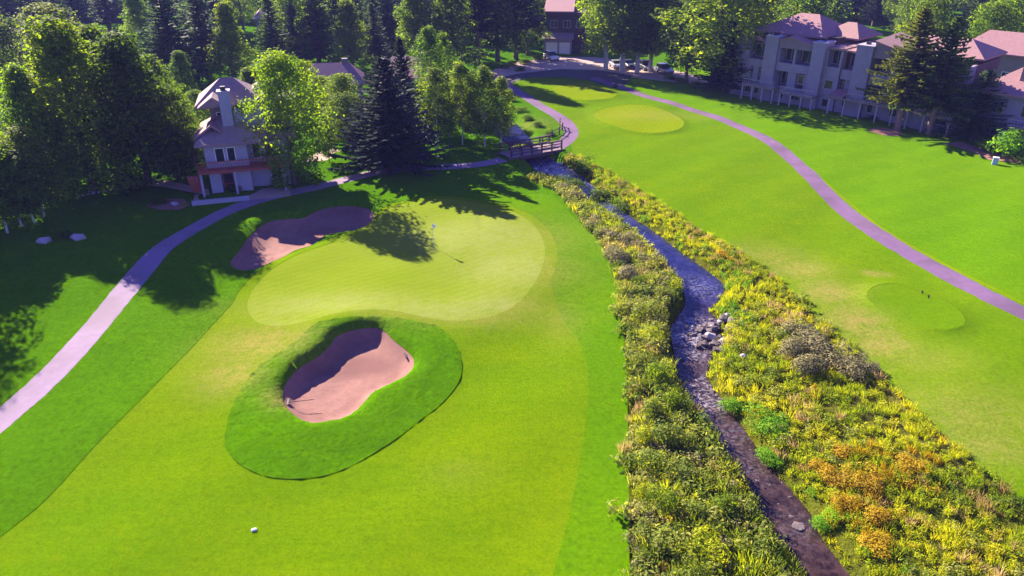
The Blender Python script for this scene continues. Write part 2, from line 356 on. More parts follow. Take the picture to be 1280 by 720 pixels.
def hills(P):
    r = np.hypot(P[:, 0], P[:, 1] - 60)
    return np.where(r > 235, 60 * (1 - np.exp(-(r - 235) / 330)), 0) * np.clip((P[:, 1] + 100) / 300, .15, 1)
def H(P):
    P = np.atleast_2d(np.asarray(P, float)); x, y = P[:, 0], P[:, 1]
    h = .14 * np.sin(x * .13 + 1.3) * np.cos(y * .11) + .08 * np.sin(x * .31 + y * .23) + .05 * np.cos(x * .5 - y * .37)
    dc = sdist(CREEK, P)
    flat = sstep(0, 5, dc); h = h * flat
    h += -1.15 * (1 - sstep(-.8, 1.4, dc))
    d = sdist(FBUNK, P); u = (P - FBC); un = u / (np.linalg.norm(u, axis=1)[:, None] + 1e-6)
    side = np.clip(un @ SUN2, -1, 1) * .5 + .5
    rim = .22 + .36 * side ** 1.5
    h = h + np.where(d < 9, rim * np.exp(-((np.maximum(d, 0) - .9) / 2.6) ** 2) * sstep(-.9, .7, d), 0)
    h = h - .62 * (1 - sstep(-1.0, .5, d)) - .12 * (1 - sstep(-4, -1, d))
    d = sdist(BBUNK, P); u = (P - BBC); un = u / (np.linalg.norm(u, axis=1)[:, None] + 1e-6)
    side = np.clip(un @ SUN2, -1, 1) * .5 + .5
    h = h + np.where(d < 9, (.05 + .55 * side) * np.exp(-((np.maximum(d, 0) - .9) / 2.2) ** 2) * sstep(-.9, .7, d), 0) - .5 * (1 - sstep(-1.2, .5, d))
    for T, a in zip(TEES, (.2, .18, .2)): h = h + a * (1 - sstep(-.1, .9, sdist(T, P)))
    d = sdist(GREEN, P); h = h + .3 * (1 - sstep(-3, 5, d))
    return h + hills(P)
def hz(x, y): return float(H([(x, y)])[0])

DRY = [(330, 430, 4, 3, .55), (290, 470, 2.5, 2.5, .5), (355, 500, 1.2, 1.2, .6), (1000, 335, 2.8, 2.2, .55), (1035, 365, 2.2, 2.3, .65), (1070, 400, 2.2, 2.3, .7), (1100, 428, 2.4, 2.1, .6), (1150, 450, 4, 2, .25), (1095, 341, 1.0, .5, .7), (1082, 357, 1.0, .5, .35),
       (600, 300, 8, 5, .5), (640, 340, 5, 4, .5), (430, 385, 8, 2.0, .45), (560, 395, 7, 2, .5), (620, 385, 4, 2, .5), (700, 400, 1.6, 3, .25), (575, 590, 2, 1.0, .12), (700, 460, .8, .5, .1), (1200, 520, 6, 4, .3), (960, 320, 4, 3, .35), (660, 155, 5, 3, .3), (700, 290, 1.5, 1.0, .25), (1230, 560, 5, 2, .35), (820, 145, 9, 3, .25)]
def dryness(P):
    v = np.zeros(len(P))
    for px, py, rx, ry, a in DRY:
        c = np.array(G(px, py)); q = (P - c) / np.array([rx, ry]); v = np.maximum(v, a * np.exp(-(q * q).sum(1)))
    return v

ZONES = [  # name, polygons' order is priority: first match wins
    ('bunker_sand', FBUNK, 'sand', -.05, 0), ('bunker_sand', BBUNK, 'sand', -.04, 0), ('putting_green', GREEN, 'green', -.01, 0), ('green_fringe', FRINGE, 'fringe', .0, 0),
    ('tee_box', TEES[0], 'tee', 0, 0), ('tee_box', TEES[1], 'tee', 0, 0), ('tee_box', TEES[2], 'tee_right', 0, 0),
    ('rough_collar', COLLAR, 'collar', .045, 0), ('cart_path', LPATH, 'path', .03, 0), ('cart_path', UPATH, 'asphalt_path', .03, 0), ('cart_path', RPATH, 'asphalt_path', .03, 0),
    ('grass_verge', VERGE, 'tee', .045, 0), ('creek_bed', CREEK, 'bed', 0, 0), ('creek_bank', RIPL, 'bank', 0, 0), ('creek_bank', RIPR, 'bank', 0, 0), ('road', ROAD, 'road', .02, 0), ('parking_lot', PARK, 'paving', .02, 0),
    ('fairway', FAIRWAY, 'fairway', .0, 0), ('fairway', RIGHTF, 'right', .02, 0)]
RPATH_SIDE = np.vstack([RPATH_C, np.array([[400, 20], [400, 160], [60, 175]])])
ZONES.append(('lawn', RPATH_SIDE, 'lawn', .04, 0))

APRON = np.array(gp([(600, 236), (690, 243), (745, 299), (762, 330), (772, 370), (783, 460), (790, 600), (792, 820), (560, 820), (680, 640), (690, 400), (600, 330)]))
ZONES.append(('mown_rough', APRON, 'apron', .015, 0))
def in_view(P, m=6):
    return (np.abs(P[:, 0]) < P[:, 1] * .74 + 9 + m) & (P[:, 1] > 16)
def grid(x0, x1, y0, y1, s):
    gx, gy = np.meshgrid(np.arange(x0, x1, s), np.arange(y0, y1, s)); P = np.stack([gx.ravel(), gy.ravel()], 1)
    return P + RNG.uniform(-.22 * s, .22 * s, P.shape)
def terrain():
    far = grid(-1500, 1500, -500, 2400, 110); m = (np.abs(far[:, 0]) > 330) | (far[:, 1] > 340) | (far[:, 1] < -60); far = far[m]
    midp = grid(-330, 330, -60, 340, 9); m = ~in_view(midp); midp = midp[m]
    b = grid(-240, 240, 112, 338, 3.4); b = b[in_view(b)]
    a = grid(-110, 110, 16, 112, .95); a = a[in_view(a, 3)]
    da = np.minimum(sdist(FBUNK, a), sdist(CREEK, a)); a = a[da > 3.0]
    f = grid(FBC[0] - 12, FBC[0] + 12, FBC[1] - 12, FBC[1] + 12, .36); f = f[sdist(FBUNK, f) < 3.0]
    k = grid(CREEK[:, 0].min() - 3, CREEK[:, 0].max() + 3, CREEK[:, 1].min() - 3, 112, .5); k = k[(sdist(CREEK, k) <= 3.0) & in_view(k, 3)]
    P = np.vstack([far, midp, b, a, f, k]); n0 = len(P); pts = [P]; edges = []; base = n0
    for zn in ZONES:
        pl = zn[1]; seg = [pl[0]]
        for q in pl[1:]:
            L_ = np.linalg.norm(q - seg[-1])
            if L_ > .12:
                a_ = seg[-1]; step = 1.0 if a_[1] < 115 and abs(a_[0]) < 110 else 5.0
                n_ = max(1, int(L_ / step))
                seg += [a_ + (q - a_) * (i_ + 1) / n_ for i_ in range(n_)]
        if np.linalg.norm(seg[0] - seg[-1]) < .12: seg.pop()
        K = len(seg); pts.append(np.array(seg)); edges += [(base + i, base + (i + 1) % K) for i in range(K)]; base += K
    allp = np.vstack(pts)
    V, Eo, Fo, *_ = delaunay_2d_cdt([Vector(p) for p in allp], edges, [], 0, 1e-4)
    V = np.array([(v[0], v[1]) for v in V]); Fo = np.array([f for f in Fo if len(f) == 3])
    cen_ = V[Fo].mean(1); zone = np.full(len(Fo), -1)
    for i in range(len(ZONES) - 1, -1, -1): zone[inside(ZONES[i][1], cen_)] = i
    hh = H(V); dry = dryness(V)
    for zi in range(-1, len(ZONES)):
        ff = Fo[zone == zi]
        if not len(ff): continue
        nm, mk, off = ('ground', 'rough', .022) if zi < 0 else (ZONES[zi][0], ZONES[zi][2], ZONES[zi][3])
        # counter-clockwise
        e1 = V[ff[:, 1]] - V[ff[:, 0]]; e2 = V[ff[:, 2]] - V[ff[:, 0]]
        fl = (e1[:, 0] * e2[:, 1] - e1[:, 1] * e2[:, 0]) < 0; ff[fl] = ff[fl][:, ::-1]
        u, inv = np.unique(ff, return_inverse=True); ff2 = inv.reshape(-1, 3)
        z = hh[u] + off
        if nm == 'rough_collar':     # shaggy, thinning to nothing at the sand
            z = hh[u] + off * sstep(0, .6, np.abs(sdist(FBUNK, V[u]))) + RNG.normal(0, .025, len(u))
        if nm in ('creek_bank',): z = z + RNG.normal(0, .05, len(u))
        verts = np.column_stack([V[u], z]); faces = [tuple(f) for f in ff2]; dr = list(dry[u])
        # skirt along the zone's edge
        ed = {}
        for f in ff2:
            for a_, b_ in ((f[0], f[1]), (f[1], f[2]), (f[2], f[0])):
                if (b_, a_) in ed: del ed[(b_, a_)]
                else: ed[(a_, b_)] = 1
        vl = verts.tolist()
        if zi >= 0 or True:
            for a_, b_ in ed:
                n = len(vl); pa, pb = vl[a_], vl[b_]
                vl += [[*pa], [*pb], [pb[0], pb[1], pb[2] - off - .06], [pa[0], pa[1], pa[2] - off - .06]]
                faces.append((n, n + 3, n + 2, n + 1)); dr += [dr[a_], dr[b_], dr[b_], dr[a_]]
        me = bpy.data.meshes.new(nm); me.from_pydata(vl, [], faces)
        at = me.attributes.new('dry', 'FLOAT', 'POINT'); at.data.foreach_set('value', np.array(dr, np.float32))
        me.polygons.foreach_set('use_smooth', [i < len(ff2) for i in range(len(faces))])
        tag(link(nm, me, None, M[mk]), kind='structure')
terrain()

# water: level sheet in the channel, foam where it breaks over stones
def water():
    pl = CREEK; P = grid(pl[:, 0].min(), pl[:, 0].max(), pl[:, 1].min(), 118, .4); P = P[inside(pl, P)]
    big = np.array([p for p in pl]); c = pl
    allp = np.vstack([P, c]); n = len(P); K = len(c)
    V, _, Fo, *_ = delaunay_2d_cdt([Vector(p) for p in allp], [(n + i, n + (i + 1) % K) for i in range(K)], [], 1, 1e-4)
    V = np.array([(v[0], v[1]) for v in V])
    foam = np.zeros(len(V))
    for px, py, r, a in [(866, 408, 1.7, .75), (860, 424, 1.8, .85), (868, 440, 1.5, .5), (876, 490, 2.0, .6), (866, 500, 1.6, .6), (885, 505, 1.2, .5), (905, 545, 1.6, .2), (930, 585, 1.6, .15), (700, 215, 3, .8), (715, 225, 3, .7), (690, 222, 2.5, .7), (870, 360, 2, .3), (990, 660, 1.4, .12), (760, 262, 3, .25)]:
        q = V - np.array(G(px, py, -.7)); foam = np.maximum(foam, a * np.exp(-(q * q).sum(1) / r ** 2))
    z = -.70 + .05 * foam * RNG.normal(0, 1, len(V))
    me = bpy.data.meshes.new('creek_water'); me.from_pydata(np.column_stack([V, z]).tolist(), [], [tuple(f) for f in Fo])
    me.attributes.new('painted_reflection', 'FLOAT', 'POINT').data.foreach_set('value', sstep(44, 56, V[:, 1]).astype(np.float32))  # mask for the upstream stretch that gets the painted sky blue
    me.attributes.new('foam', 'FLOAT', 'POINT').data.foreach_set('value', foam.astype(np.float32))
    me.polygons.foreach_set('use_smooth', [True] * len(me.polygons))
    m, t, b = new_mat('creek_water')
    b.inputs['Roughness'].default_value = .12; b.inputs['Specular IOR Level'].default_value = .16
    shal = mix(t, remap(t, noise(t, 1.8, 5, .75), .4, .68), (.018, .010, .012), (.075, .042, .040))
    painted_reflection = mix(t, remap(t, noise(t, .9, 3, .6), .35, .7), (.006, .008, .045), (.024, .026, .115))  # blue sky reflection painted into the upstream water's base colour
    base = mix(t, attr(t, 'painted_reflection'), shal, painted_reflection)
    f1 = nd(t, 'ShaderNodeMath', operation='MULTIPLY'); t.links.new(attr(t, 'foam'), f1.inputs[0]); t.links.new(remap(t, noise(t, 4.0, 4, .75), .47, .62), f1.inputs[1])
    t.links.new(mix(t, f1.outputs[0], base, (.50, .48, .56)), b.inputs['Base Color'])
    t.links.new(remap(t, f1.outputs[0], 0, 1, .10, .6), b.inputs['Roughness'])
    bump(t, b, noise(t, 2.2, 4, .6), .32, .10)
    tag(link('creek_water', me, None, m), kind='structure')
water()

# ------------------------------------------------------------------ foliage generators (numpy)
def quads_mesh(name, Vq, tint, mat):
    """Vq: (n,4,3)"""
    n = len(Vq); me = bpy.data.meshes.new(name)
    me.vertices.add(n * 4); me.vertices.foreach_set('co', Vq.reshape(-1).astype(np.float32))
    me.loops.add(n * 4); me.loops.foreach_set('vertex_index', np.arange(n * 4, dtype=np.int32))
    me.polygons.add(n); me.polygons.foreach_set('loop_start', np.arange(0, n * 4, 4, dtype=np.int32))
    me.update(calc_edges=True)
    me.attributes.new('tint', 'FLOAT', 'FACE').data.foreach_set('value', np.clip(tint, 0, 1).astype(np.float32))
    if mat: me.materials.append(mat)
    return me
def rand_dirs(n):
    v = RNG.normal(size=(n, 3)); return v / np.linalg.norm(v, axis=1)[:, None]
def leaf_quads(cpos, nrm, size, aspect=.62):
    """kite shaped leaf sprays round cpos, facing nrm"""
    n = len(cpos); a = np.cross(nrm, rand_dirs(n)); a /= np.linalg.norm(a, axis=1)[:, None] + 1e-9
    b = np.cross(nrm, a); s = size[:, None]
    bend = nrm * s * RNG.uniform(-.25, .25, (n, 1))
    return np.stack([cpos - a * s, cpos - b * s * aspect + bend, cpos + a * s * 1.0, cpos + b * s * aspect + bend], 1)
def broad_crown(h=15., wid=9., z0=.22, nblob=34, leaves=230, shape='round', lsize=.30, seed=1):
    """crown of a 15 m broadleaf tree: leaf sprays on many uneven boughs"""
    global RNG
    keep = RNG; RNG = np.random.default_rng(seed)
    P, N, T = [], [], []
    zc0 = h * z0; hh = h - zc0
    nblob = int(nblob * 1.7); leaves = leaves * .82; lsize *= .60
    for i in range(nblob):
        f = ((i + .5) / nblob) ** .9; ang = i * 2.399 + RNG.uniform(-.4, .4)
        if shape == 'round': env = math.sin(math.pi * min(1, (.12 + f * .86))) ** .65
        elif shape == 'cone': env = (1 - f) ** .8 * .98 + .05 if f > .10 else .8
        else: env = (math.sin(math.pi * (.18 + .80 * f)) ** .8)
        rr = wid / 2 * env * RNG.uniform(.35, 1.08)
        c = np.array([math.cos(ang) * rr * .8, math.sin(ang) * rr * .8, zc0 + f * hh * .93])
        br = wid * RNG.uniform(.085, .165) * (.7 + .5 * env) * (1.0 if shape != 'column' else 1.15)
        n = int(leaves * RNG.uniform(.7, 1.2)); d = rand_dirs(n); rad = br * RNG.uniform(.35, 1.12, (n, 1)) ** .6 * np.where(RNG.random((n, 1)) < .12, 1.4, 1.)
        sc_ = np.array([1., 1., .78 if shape != 'column' else 1.35])
        p = c + d * rad * sc_; P.append(p)
        nn = d * .8 + np.array([0, 0, .55]) + rand_dirs(n) * .75; N.append(nn / np.linalg.norm(nn, axis=1)[:, None])
        T.append(np.clip(RNG.normal(.5 + RNG.uniform(-.2, .2), .16, n), 0, 1))
    P = np.vstack(P); N = np.vstack(N); T = np.concatenate(T)
    # stray twigs
    q = leaf_quads(P, N, RNG.uniform(.55, 1.25, len(P)) * lsize)
    RNG = keep
    return q, T
def conifer_crown(h=15., wid=6., z0=.08, levels=34, per=9, seed=1, droop=.25, gap=.12):
    global RNG
    keep = RNG; RNG = np.random.default_rng(seed); Q = []; T = []
    for L in range(levels):
        f = (L + .5) / levels; z = h * (z0 + (1 - z0) * f ** 1.02 * .985)
        r = wid / 2 * ((1 - f) ** .82) * RNG.uniform(.85, 1.1) + .12
        n = max(5, int(per * (1 - f * .35)))
        for k in range(n):
            if RNG.random() < gap and f < .9: continue
            ang = 2 * math.pi * (k / n) + L * .7 + RNG.uniform(-.3, .3); rl = r * RNG.uniform(.65, 1.12)
            d = np.array([math.cos(ang), math.sin(ang), 0.]); sd_ = np.array([-d[1], d[0], 0.])
            up = .55 * f - droop * (1 - f) + RNG.uniform(-.08, .08)
            m = max(4, int(rl / .26)); t = np.linspace(.12, 1.0, m)
            pos = d * (t * rl)[:, None] + np.array([0, 0, 1.]) * (z + rl * (up * t + .22 * (t ** 2) * (1 - f)))[:, None]
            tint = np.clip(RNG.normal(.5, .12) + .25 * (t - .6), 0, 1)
            for s_ in (-1, 1):
                tw = (.42 * (1 - t * .55) * min(1., .35 + rl / 2.2))[:, None] * RNG.uniform(.7, 1.25, (m, 1))
                tip = pos + (d * .75 + sd_ * s_ * 1.0 + np.array([0, 0, -.28]) + RNG.normal(0, .12, (m, 3))) * tw
                wv = d * (.17 * RNG.uniform(.7, 1.3, (m, 1))) + np.array([0, 0, .05])
                Q.append(np.stack([pos - wv, pos * .5 + tip * .5 - wv * 1.1 + np.array([0, 0, -.06]), tip, pos + wv], 1)); T.append(tint + RNG.normal(0, .08, m))
            # hanging sprays under the bough
            tip = pos + np.array([0, 0, -.34]) * RNG.uniform(.6, 1.3, (m, 1)) + RNG.normal(0, .07, (m, 3))
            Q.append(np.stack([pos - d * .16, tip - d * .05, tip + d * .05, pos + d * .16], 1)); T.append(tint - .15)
    Q = np.vstack(Q); T = np.concatenate(T); RNG = keep
    return Q, T
def trunk_broad(h=15., seed=1, r=.30, split=.22, reach=3.2):
    rd = random.Random(seed); m = MB(); b = Vector((rd.uniform(-.2, .2), rd.uniform(-.2, .2), h * split))
    pts = [(0, 0, -.4), (0, 0, .2), b * .6 + Vector((0, 0, 0)), b]
    m.tube([(0, 0, -.4), (0, 0, .25), (b.x * .5, b.y * .5, b.z * .55), b, (b.x, b.y, h * .55), (b.x * .5, b.y, h * .82)], [r * 1.5, r * 1.15, r, r * .9, r * .55, r * .15])
    for k in range(7):
        a = k * 2.4 + rd.uniform(-.3, .3); z = h * rd.uniform(split, .5); e = Vector((math.cos(a), math.sin(a), 0)) * rd.uniform(.5, 1.) * reach
        m.tube([(b.x, b.y, z), (e.x * .5, e.y * .5, z + h * .07), (e.x, e.y, z + h * rd.uniform(.14, .26))], [r * .5, r * .33, r * .08], 5)
    return m.mesh('trunk', None, True)
def trunk_conifer(h=15., r=.26, seed=1):
    m = MB().tube([(0, 0, -.4), (0, 0, .25), (.03, 0, h * .3), (0, .03, h * .7), (0, 0, h * .97)], [r * 1.35, r * 1.05, r * .8, r * .38, .03])
    rd = random.Random(seed)
    for k in range(10):
        a = rd.uniform(0, 6.28); z = h * rd.uniform(.10, .45); L = rd.uniform(.5, 1.3)
        m.tube([(0, 0, z), (math.cos(a) * L, math.sin(a) * L, z - .1)], [.05, .015], 4)
    return m.mesh('trunk', None, True)

KIND = {}
def kind(name, quads_tint, D, trunk, variants=1):
    quads_tint[0][..., 2] *= 15 / np.percentile(quads_tint[0][..., 2], 99.7)
    c = quads_tint[0].mean(1); D = 2.1 * np.percentile(np.hypot(c[:, 0], c[:, 1]), 93)
    KIND.setdefault(name, []).append((quads_tint, D, trunk))
for s in (1, 2, 3):
    kind('round', broad_crown(15, 9.5, .20, 40, 230, 'round', .30, s), 10.2, trunk_broad(15, s, .30, .20))
    kind('cone', broad_crown(15, 7.2, .12, 40, 210, 'cone', .27, 10 + s), 7.4, trunk_broad(15, 20 + s, .24, .3, 2.4))
    kind('column', broad_crown(15, 4.6, .16, 26, 210, 'column', .25, 30 + s), 5.2, trunk_broad(15, 40 + s, .075, .35, 1.0))
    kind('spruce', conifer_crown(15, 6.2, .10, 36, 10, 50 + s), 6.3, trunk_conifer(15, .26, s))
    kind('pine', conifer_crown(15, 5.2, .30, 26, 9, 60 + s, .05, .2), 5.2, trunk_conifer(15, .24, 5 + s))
for s in (12, 13):
    kind('limbed_spruce', conifer_crown(15, 6.4, .25, 30, 10, 80 + s, .3, .15), 6.3, trunk_conifer(15, .26, s)); kind('high', broad_crown(15, 9.5, .42, 34, 210, 'round', .30, s), 10, trunk_broad(15, s, .24, .35))
for s in (8, 9, 11): kind('broadcone', broad_crown(15, 11.5, .08, 50, 230, 'cone', .29, s), 11, trunk_broad(15, s, .28, .2))
for s in (6, 7): kind('bushy', broad_crown(15, 9.5, .02, 46, 220, 'round', .28, s), 10, trunk_broad(15, s, .28, .15))
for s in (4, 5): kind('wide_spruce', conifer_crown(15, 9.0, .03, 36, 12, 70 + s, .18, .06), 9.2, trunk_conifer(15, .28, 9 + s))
_mc = {}
def tree_meshes(kd, v, leafm, barkm):
    key = (kd, v, leafm, barkm)
    if key not in _mc:
        (q, t), D, tm = KIND[kd][v]
        cm = quads_mesh('crown', q, t, M[leafm]); t2 = tm.copy(); t2.materials.append(M[barkm]); _mc[key] = (cm, t2, D)
    return _mc[key]
def tree(name, kd, P, h, wid, leafm, label, group=None, bark='bark', cat='tree', v=None, rz=None):
    v = random.randrange(len(KIND[kd])) if v is None else v
    cm, tm, D = tree_meshes(kd, v, leafm, bark)
    o = empty(name, (P[0], P[1], hz(*P) - .05), random.uniform(0, 6.28) if rz is None else rz, label, cat, group)
    o.scale = (wid / D, wid / D, h / 15.)
    link('trunk', tm, o); link('crown', cm, o)
    return o
def tree_px(name, kd, xb, yb, yt, wpx, leafm, label, group=None, bark='bark', **k):
    P = G(xb, yb); return tree(name, kd, P, max(2., height_to(P, yt)), wpx / px_scale(P), leafm, label, group, bark, **k)

# --- trees left of the green
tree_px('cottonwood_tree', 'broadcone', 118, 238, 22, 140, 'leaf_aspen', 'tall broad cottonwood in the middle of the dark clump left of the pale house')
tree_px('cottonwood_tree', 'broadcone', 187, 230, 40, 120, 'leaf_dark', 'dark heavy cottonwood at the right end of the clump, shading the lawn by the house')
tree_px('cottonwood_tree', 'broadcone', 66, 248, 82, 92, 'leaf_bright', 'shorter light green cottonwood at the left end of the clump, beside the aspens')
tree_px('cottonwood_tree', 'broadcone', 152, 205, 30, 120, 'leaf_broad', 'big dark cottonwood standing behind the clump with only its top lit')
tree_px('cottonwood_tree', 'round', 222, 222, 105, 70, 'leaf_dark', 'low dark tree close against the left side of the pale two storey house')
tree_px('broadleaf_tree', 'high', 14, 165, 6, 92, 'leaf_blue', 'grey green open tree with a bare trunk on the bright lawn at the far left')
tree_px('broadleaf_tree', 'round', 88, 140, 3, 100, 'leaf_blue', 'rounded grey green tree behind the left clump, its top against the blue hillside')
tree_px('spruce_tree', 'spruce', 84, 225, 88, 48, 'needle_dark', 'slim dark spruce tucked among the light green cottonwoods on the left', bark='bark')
for i, (xb, yb, yt, wp, v) in enumerate([(10, 292, 165, 75, 0), (28, 284, 178, 62, 1), (44, 280, 190, 58, 2), (56, 272, 160, 66, 0), (-14, 285, 150, 80, 1)]):
    tree_px('aspen_tree', 'column', xb, yb, yt, wp, 'leaf_bright' if i % 2 == 0 else 'leaf_aspen', 'slender pale trunked aspen in the yellow green row by the left edge of the lawn', 'aspens at the left edge', 'bark_pale', v=v)
for i, (xb, yb, yt, wp) in enumerate([(-40, 268, 90, 120), (-95, 300, 40, 140)]):
    tree_px('cottonwood_tree', 'round', xb, yb, yt, wp, 'leaf_broad', 'big cottonwood just past the left edge of the lawn', 'cottonwoods past the left edge')
tree_px('maple_tree', 'bushy', 368, 230, 64, 102, 'leaf_bright', 'bright green maple hiding the right end of the pale two storey house', v=0)
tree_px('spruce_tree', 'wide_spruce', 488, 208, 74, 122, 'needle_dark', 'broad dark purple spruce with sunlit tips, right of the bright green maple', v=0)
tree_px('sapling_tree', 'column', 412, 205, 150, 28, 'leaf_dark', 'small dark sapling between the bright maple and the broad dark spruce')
for i, (xb, yb, yt, wp, v) in enumerate([(547, 186, 84, 46, 0), (578, 182, 78, 44, 1), (606, 184, 82, 44, 2), (627, 180, 96, 36, 0), (535, 176, 96, 34, 1), (562, 172, 90, 40, 2), (592, 170, 88, 36, 0)]):
    tree_px('aspen_tree', 'column', xb, yb, yt, wp, 'leaf_aspen', 'slender white trunked aspen in the grove beside the wooden bridge', 'aspens beside the bridge', 'bark_pale', v=v)
for xb, yb, yt, wp in [(518, 208, 175, 20), (528, 204, 178, 18)]:
    tree_px('sapling_tree', 'column', xb, yb, yt, wp, 'leaf_dark', 'thin young pale trunked tree right of the broad dark spruce', 'saplings by the spruce', 'bark_pale')
tree_px('broadleaf_tree', 'round', 438, 186, 118, 56, 'leaf_dark', 'low dark leafy tree before the hidden white roof, left of the broad spruce')
tree_px('broadleaf_tree', 'round', 432, 168, 92, 54, 'leaf_aspen', 'sunlit leafy tree standing directly before the hidden white roof')
tree_px('broadleaf_tree', 'round', 405, 160, 95, 46, 'leaf_aspen', 'yellow green tree touching the right side of the bright maple, before the white roof')
tree_px('broadleaf_tree', 'round', 380, 150, 75, 60, 'leaf_broad', 'mid green tree just behind the top right of the bright maple')
tree_px('broadleaf_tree', 'cone', 320, 150, 85, 50, 'leaf_broad', 'green tree filling the gap between the chimney of the pale house and the maple')
tree_px('broadleaf_tree', 'round', 525, 160, 105, 50, 'leaf_dark', 'dark leafy tree between the broad spruce and the aspen grove')
tree_px('broadleaf_tree', 'round', 250, 160, 112, 40, 'leaf_broad', 'small green tree behind the left end of the pale house roof')
tree_px('broadleaf_tree', 'broadcone', 208, 185, 70, 84, 'leaf_broad', 'dark tree filling the gap between the clump and the pale house')
tree_px('poplar_tree', 'column', 540, 138, 32, 48, 'leaf_bright', 'bright green poplar rising behind the aspen grove by the bridge')
tree_px('poplar_tree', 'column', 556, 130, 40, 34, 'leaf_bright', 'second slimmer bright poplar just right of the tall bright one')
tree_px('poplar_tree', 'cone', 297, 112, 2, 54, 'leaf_aspen', 'light green poplar standing behind the chimney of the pale two storey house')
tree_px('poplar_tree', 'cone', 236, 135, 64, 44, 'leaf_bright', 'small bright green tree just left of the roof of the pale house')
tree_px('spruce_tree', 'spruce', 250, 122, 88, 26, 'needle_dark', 'little dark spruce beside the yellow lawn behind the pale house')
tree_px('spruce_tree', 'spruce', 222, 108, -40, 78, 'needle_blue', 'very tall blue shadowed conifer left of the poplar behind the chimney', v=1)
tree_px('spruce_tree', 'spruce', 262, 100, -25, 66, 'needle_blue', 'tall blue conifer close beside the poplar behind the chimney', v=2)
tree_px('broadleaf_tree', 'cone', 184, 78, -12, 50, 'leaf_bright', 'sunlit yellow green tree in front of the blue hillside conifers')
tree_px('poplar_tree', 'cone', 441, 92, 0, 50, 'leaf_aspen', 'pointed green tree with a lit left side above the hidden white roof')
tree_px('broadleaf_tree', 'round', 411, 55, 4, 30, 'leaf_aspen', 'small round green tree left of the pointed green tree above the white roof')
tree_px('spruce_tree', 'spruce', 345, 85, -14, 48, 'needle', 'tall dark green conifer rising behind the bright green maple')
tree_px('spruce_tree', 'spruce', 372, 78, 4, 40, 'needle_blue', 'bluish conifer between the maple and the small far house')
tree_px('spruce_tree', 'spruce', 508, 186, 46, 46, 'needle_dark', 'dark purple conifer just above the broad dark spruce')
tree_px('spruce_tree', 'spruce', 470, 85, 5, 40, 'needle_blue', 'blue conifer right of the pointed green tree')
tree_px('shrub_tree', 'round', 232, 222, 160, 50, 'leaf_pink', 'airy pinkish ornamental tree against the left wall of the pale house', cat='tree')
# --- dark wood at the head of the hole
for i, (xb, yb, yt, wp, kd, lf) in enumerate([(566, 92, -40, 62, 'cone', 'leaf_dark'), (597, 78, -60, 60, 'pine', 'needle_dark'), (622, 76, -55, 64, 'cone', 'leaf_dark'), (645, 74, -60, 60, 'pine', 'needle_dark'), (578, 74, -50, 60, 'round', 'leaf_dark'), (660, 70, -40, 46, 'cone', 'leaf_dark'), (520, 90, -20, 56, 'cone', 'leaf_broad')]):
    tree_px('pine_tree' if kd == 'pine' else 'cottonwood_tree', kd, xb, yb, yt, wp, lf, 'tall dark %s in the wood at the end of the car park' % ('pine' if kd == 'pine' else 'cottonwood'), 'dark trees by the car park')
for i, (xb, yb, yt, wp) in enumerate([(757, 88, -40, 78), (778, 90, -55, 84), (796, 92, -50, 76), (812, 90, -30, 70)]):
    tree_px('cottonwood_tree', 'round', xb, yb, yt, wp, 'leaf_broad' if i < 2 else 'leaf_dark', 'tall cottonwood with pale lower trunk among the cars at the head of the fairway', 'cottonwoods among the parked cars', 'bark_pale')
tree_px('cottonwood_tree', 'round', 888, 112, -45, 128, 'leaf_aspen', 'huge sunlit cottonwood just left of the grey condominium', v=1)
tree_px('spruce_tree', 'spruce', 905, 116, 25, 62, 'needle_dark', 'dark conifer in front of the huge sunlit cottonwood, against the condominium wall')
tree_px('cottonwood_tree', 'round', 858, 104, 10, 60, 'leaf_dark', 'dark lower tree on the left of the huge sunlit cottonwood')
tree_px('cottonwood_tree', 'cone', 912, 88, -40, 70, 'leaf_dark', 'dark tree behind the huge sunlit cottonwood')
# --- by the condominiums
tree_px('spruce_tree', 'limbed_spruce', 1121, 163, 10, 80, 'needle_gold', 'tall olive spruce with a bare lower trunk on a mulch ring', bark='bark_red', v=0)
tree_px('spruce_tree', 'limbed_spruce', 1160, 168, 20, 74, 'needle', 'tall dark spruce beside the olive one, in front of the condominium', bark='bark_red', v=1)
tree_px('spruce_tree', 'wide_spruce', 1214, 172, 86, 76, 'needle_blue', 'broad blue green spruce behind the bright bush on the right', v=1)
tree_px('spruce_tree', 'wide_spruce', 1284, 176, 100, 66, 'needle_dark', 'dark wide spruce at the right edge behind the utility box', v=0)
def behind(x, y, z): return G(x, y, z)
for (nm, kd, P, h, wd, lf, lb) in [
    ('broadleaf_tree', 'round', (72, 133), 14.5, 9, 'leaf_aspen', 'rounded pale green tree behind the roof between the two condominium gables'),
    ('broadleaf_tree', 'round', (82, 131), 14, 10, 'leaf_broad', 'dark green tree behind the right condominium'),
    ('broadleaf_tree', 'round', (60, 158), 15, 13, 'leaf_broad', 'wide green tree behind the big hip roof'),
    ('broadleaf_tree', 'round', (98, 128), 13, 10, 'leaf_dark', 'dark tree behind the pink roofs on the right'),
    ('broadleaf_tree', 'round', (92, 140), 16, 13, 'leaf_broad', 'big olive tree above the pink roofs on the right'),
    ('broadleaf_tree', 'round', (108, 135), 13, 11, 'leaf_dark', 'dark rounded tree at the top right behind the roofs')]:
    tree(nm, kd, P, h, wd, lf, lb)

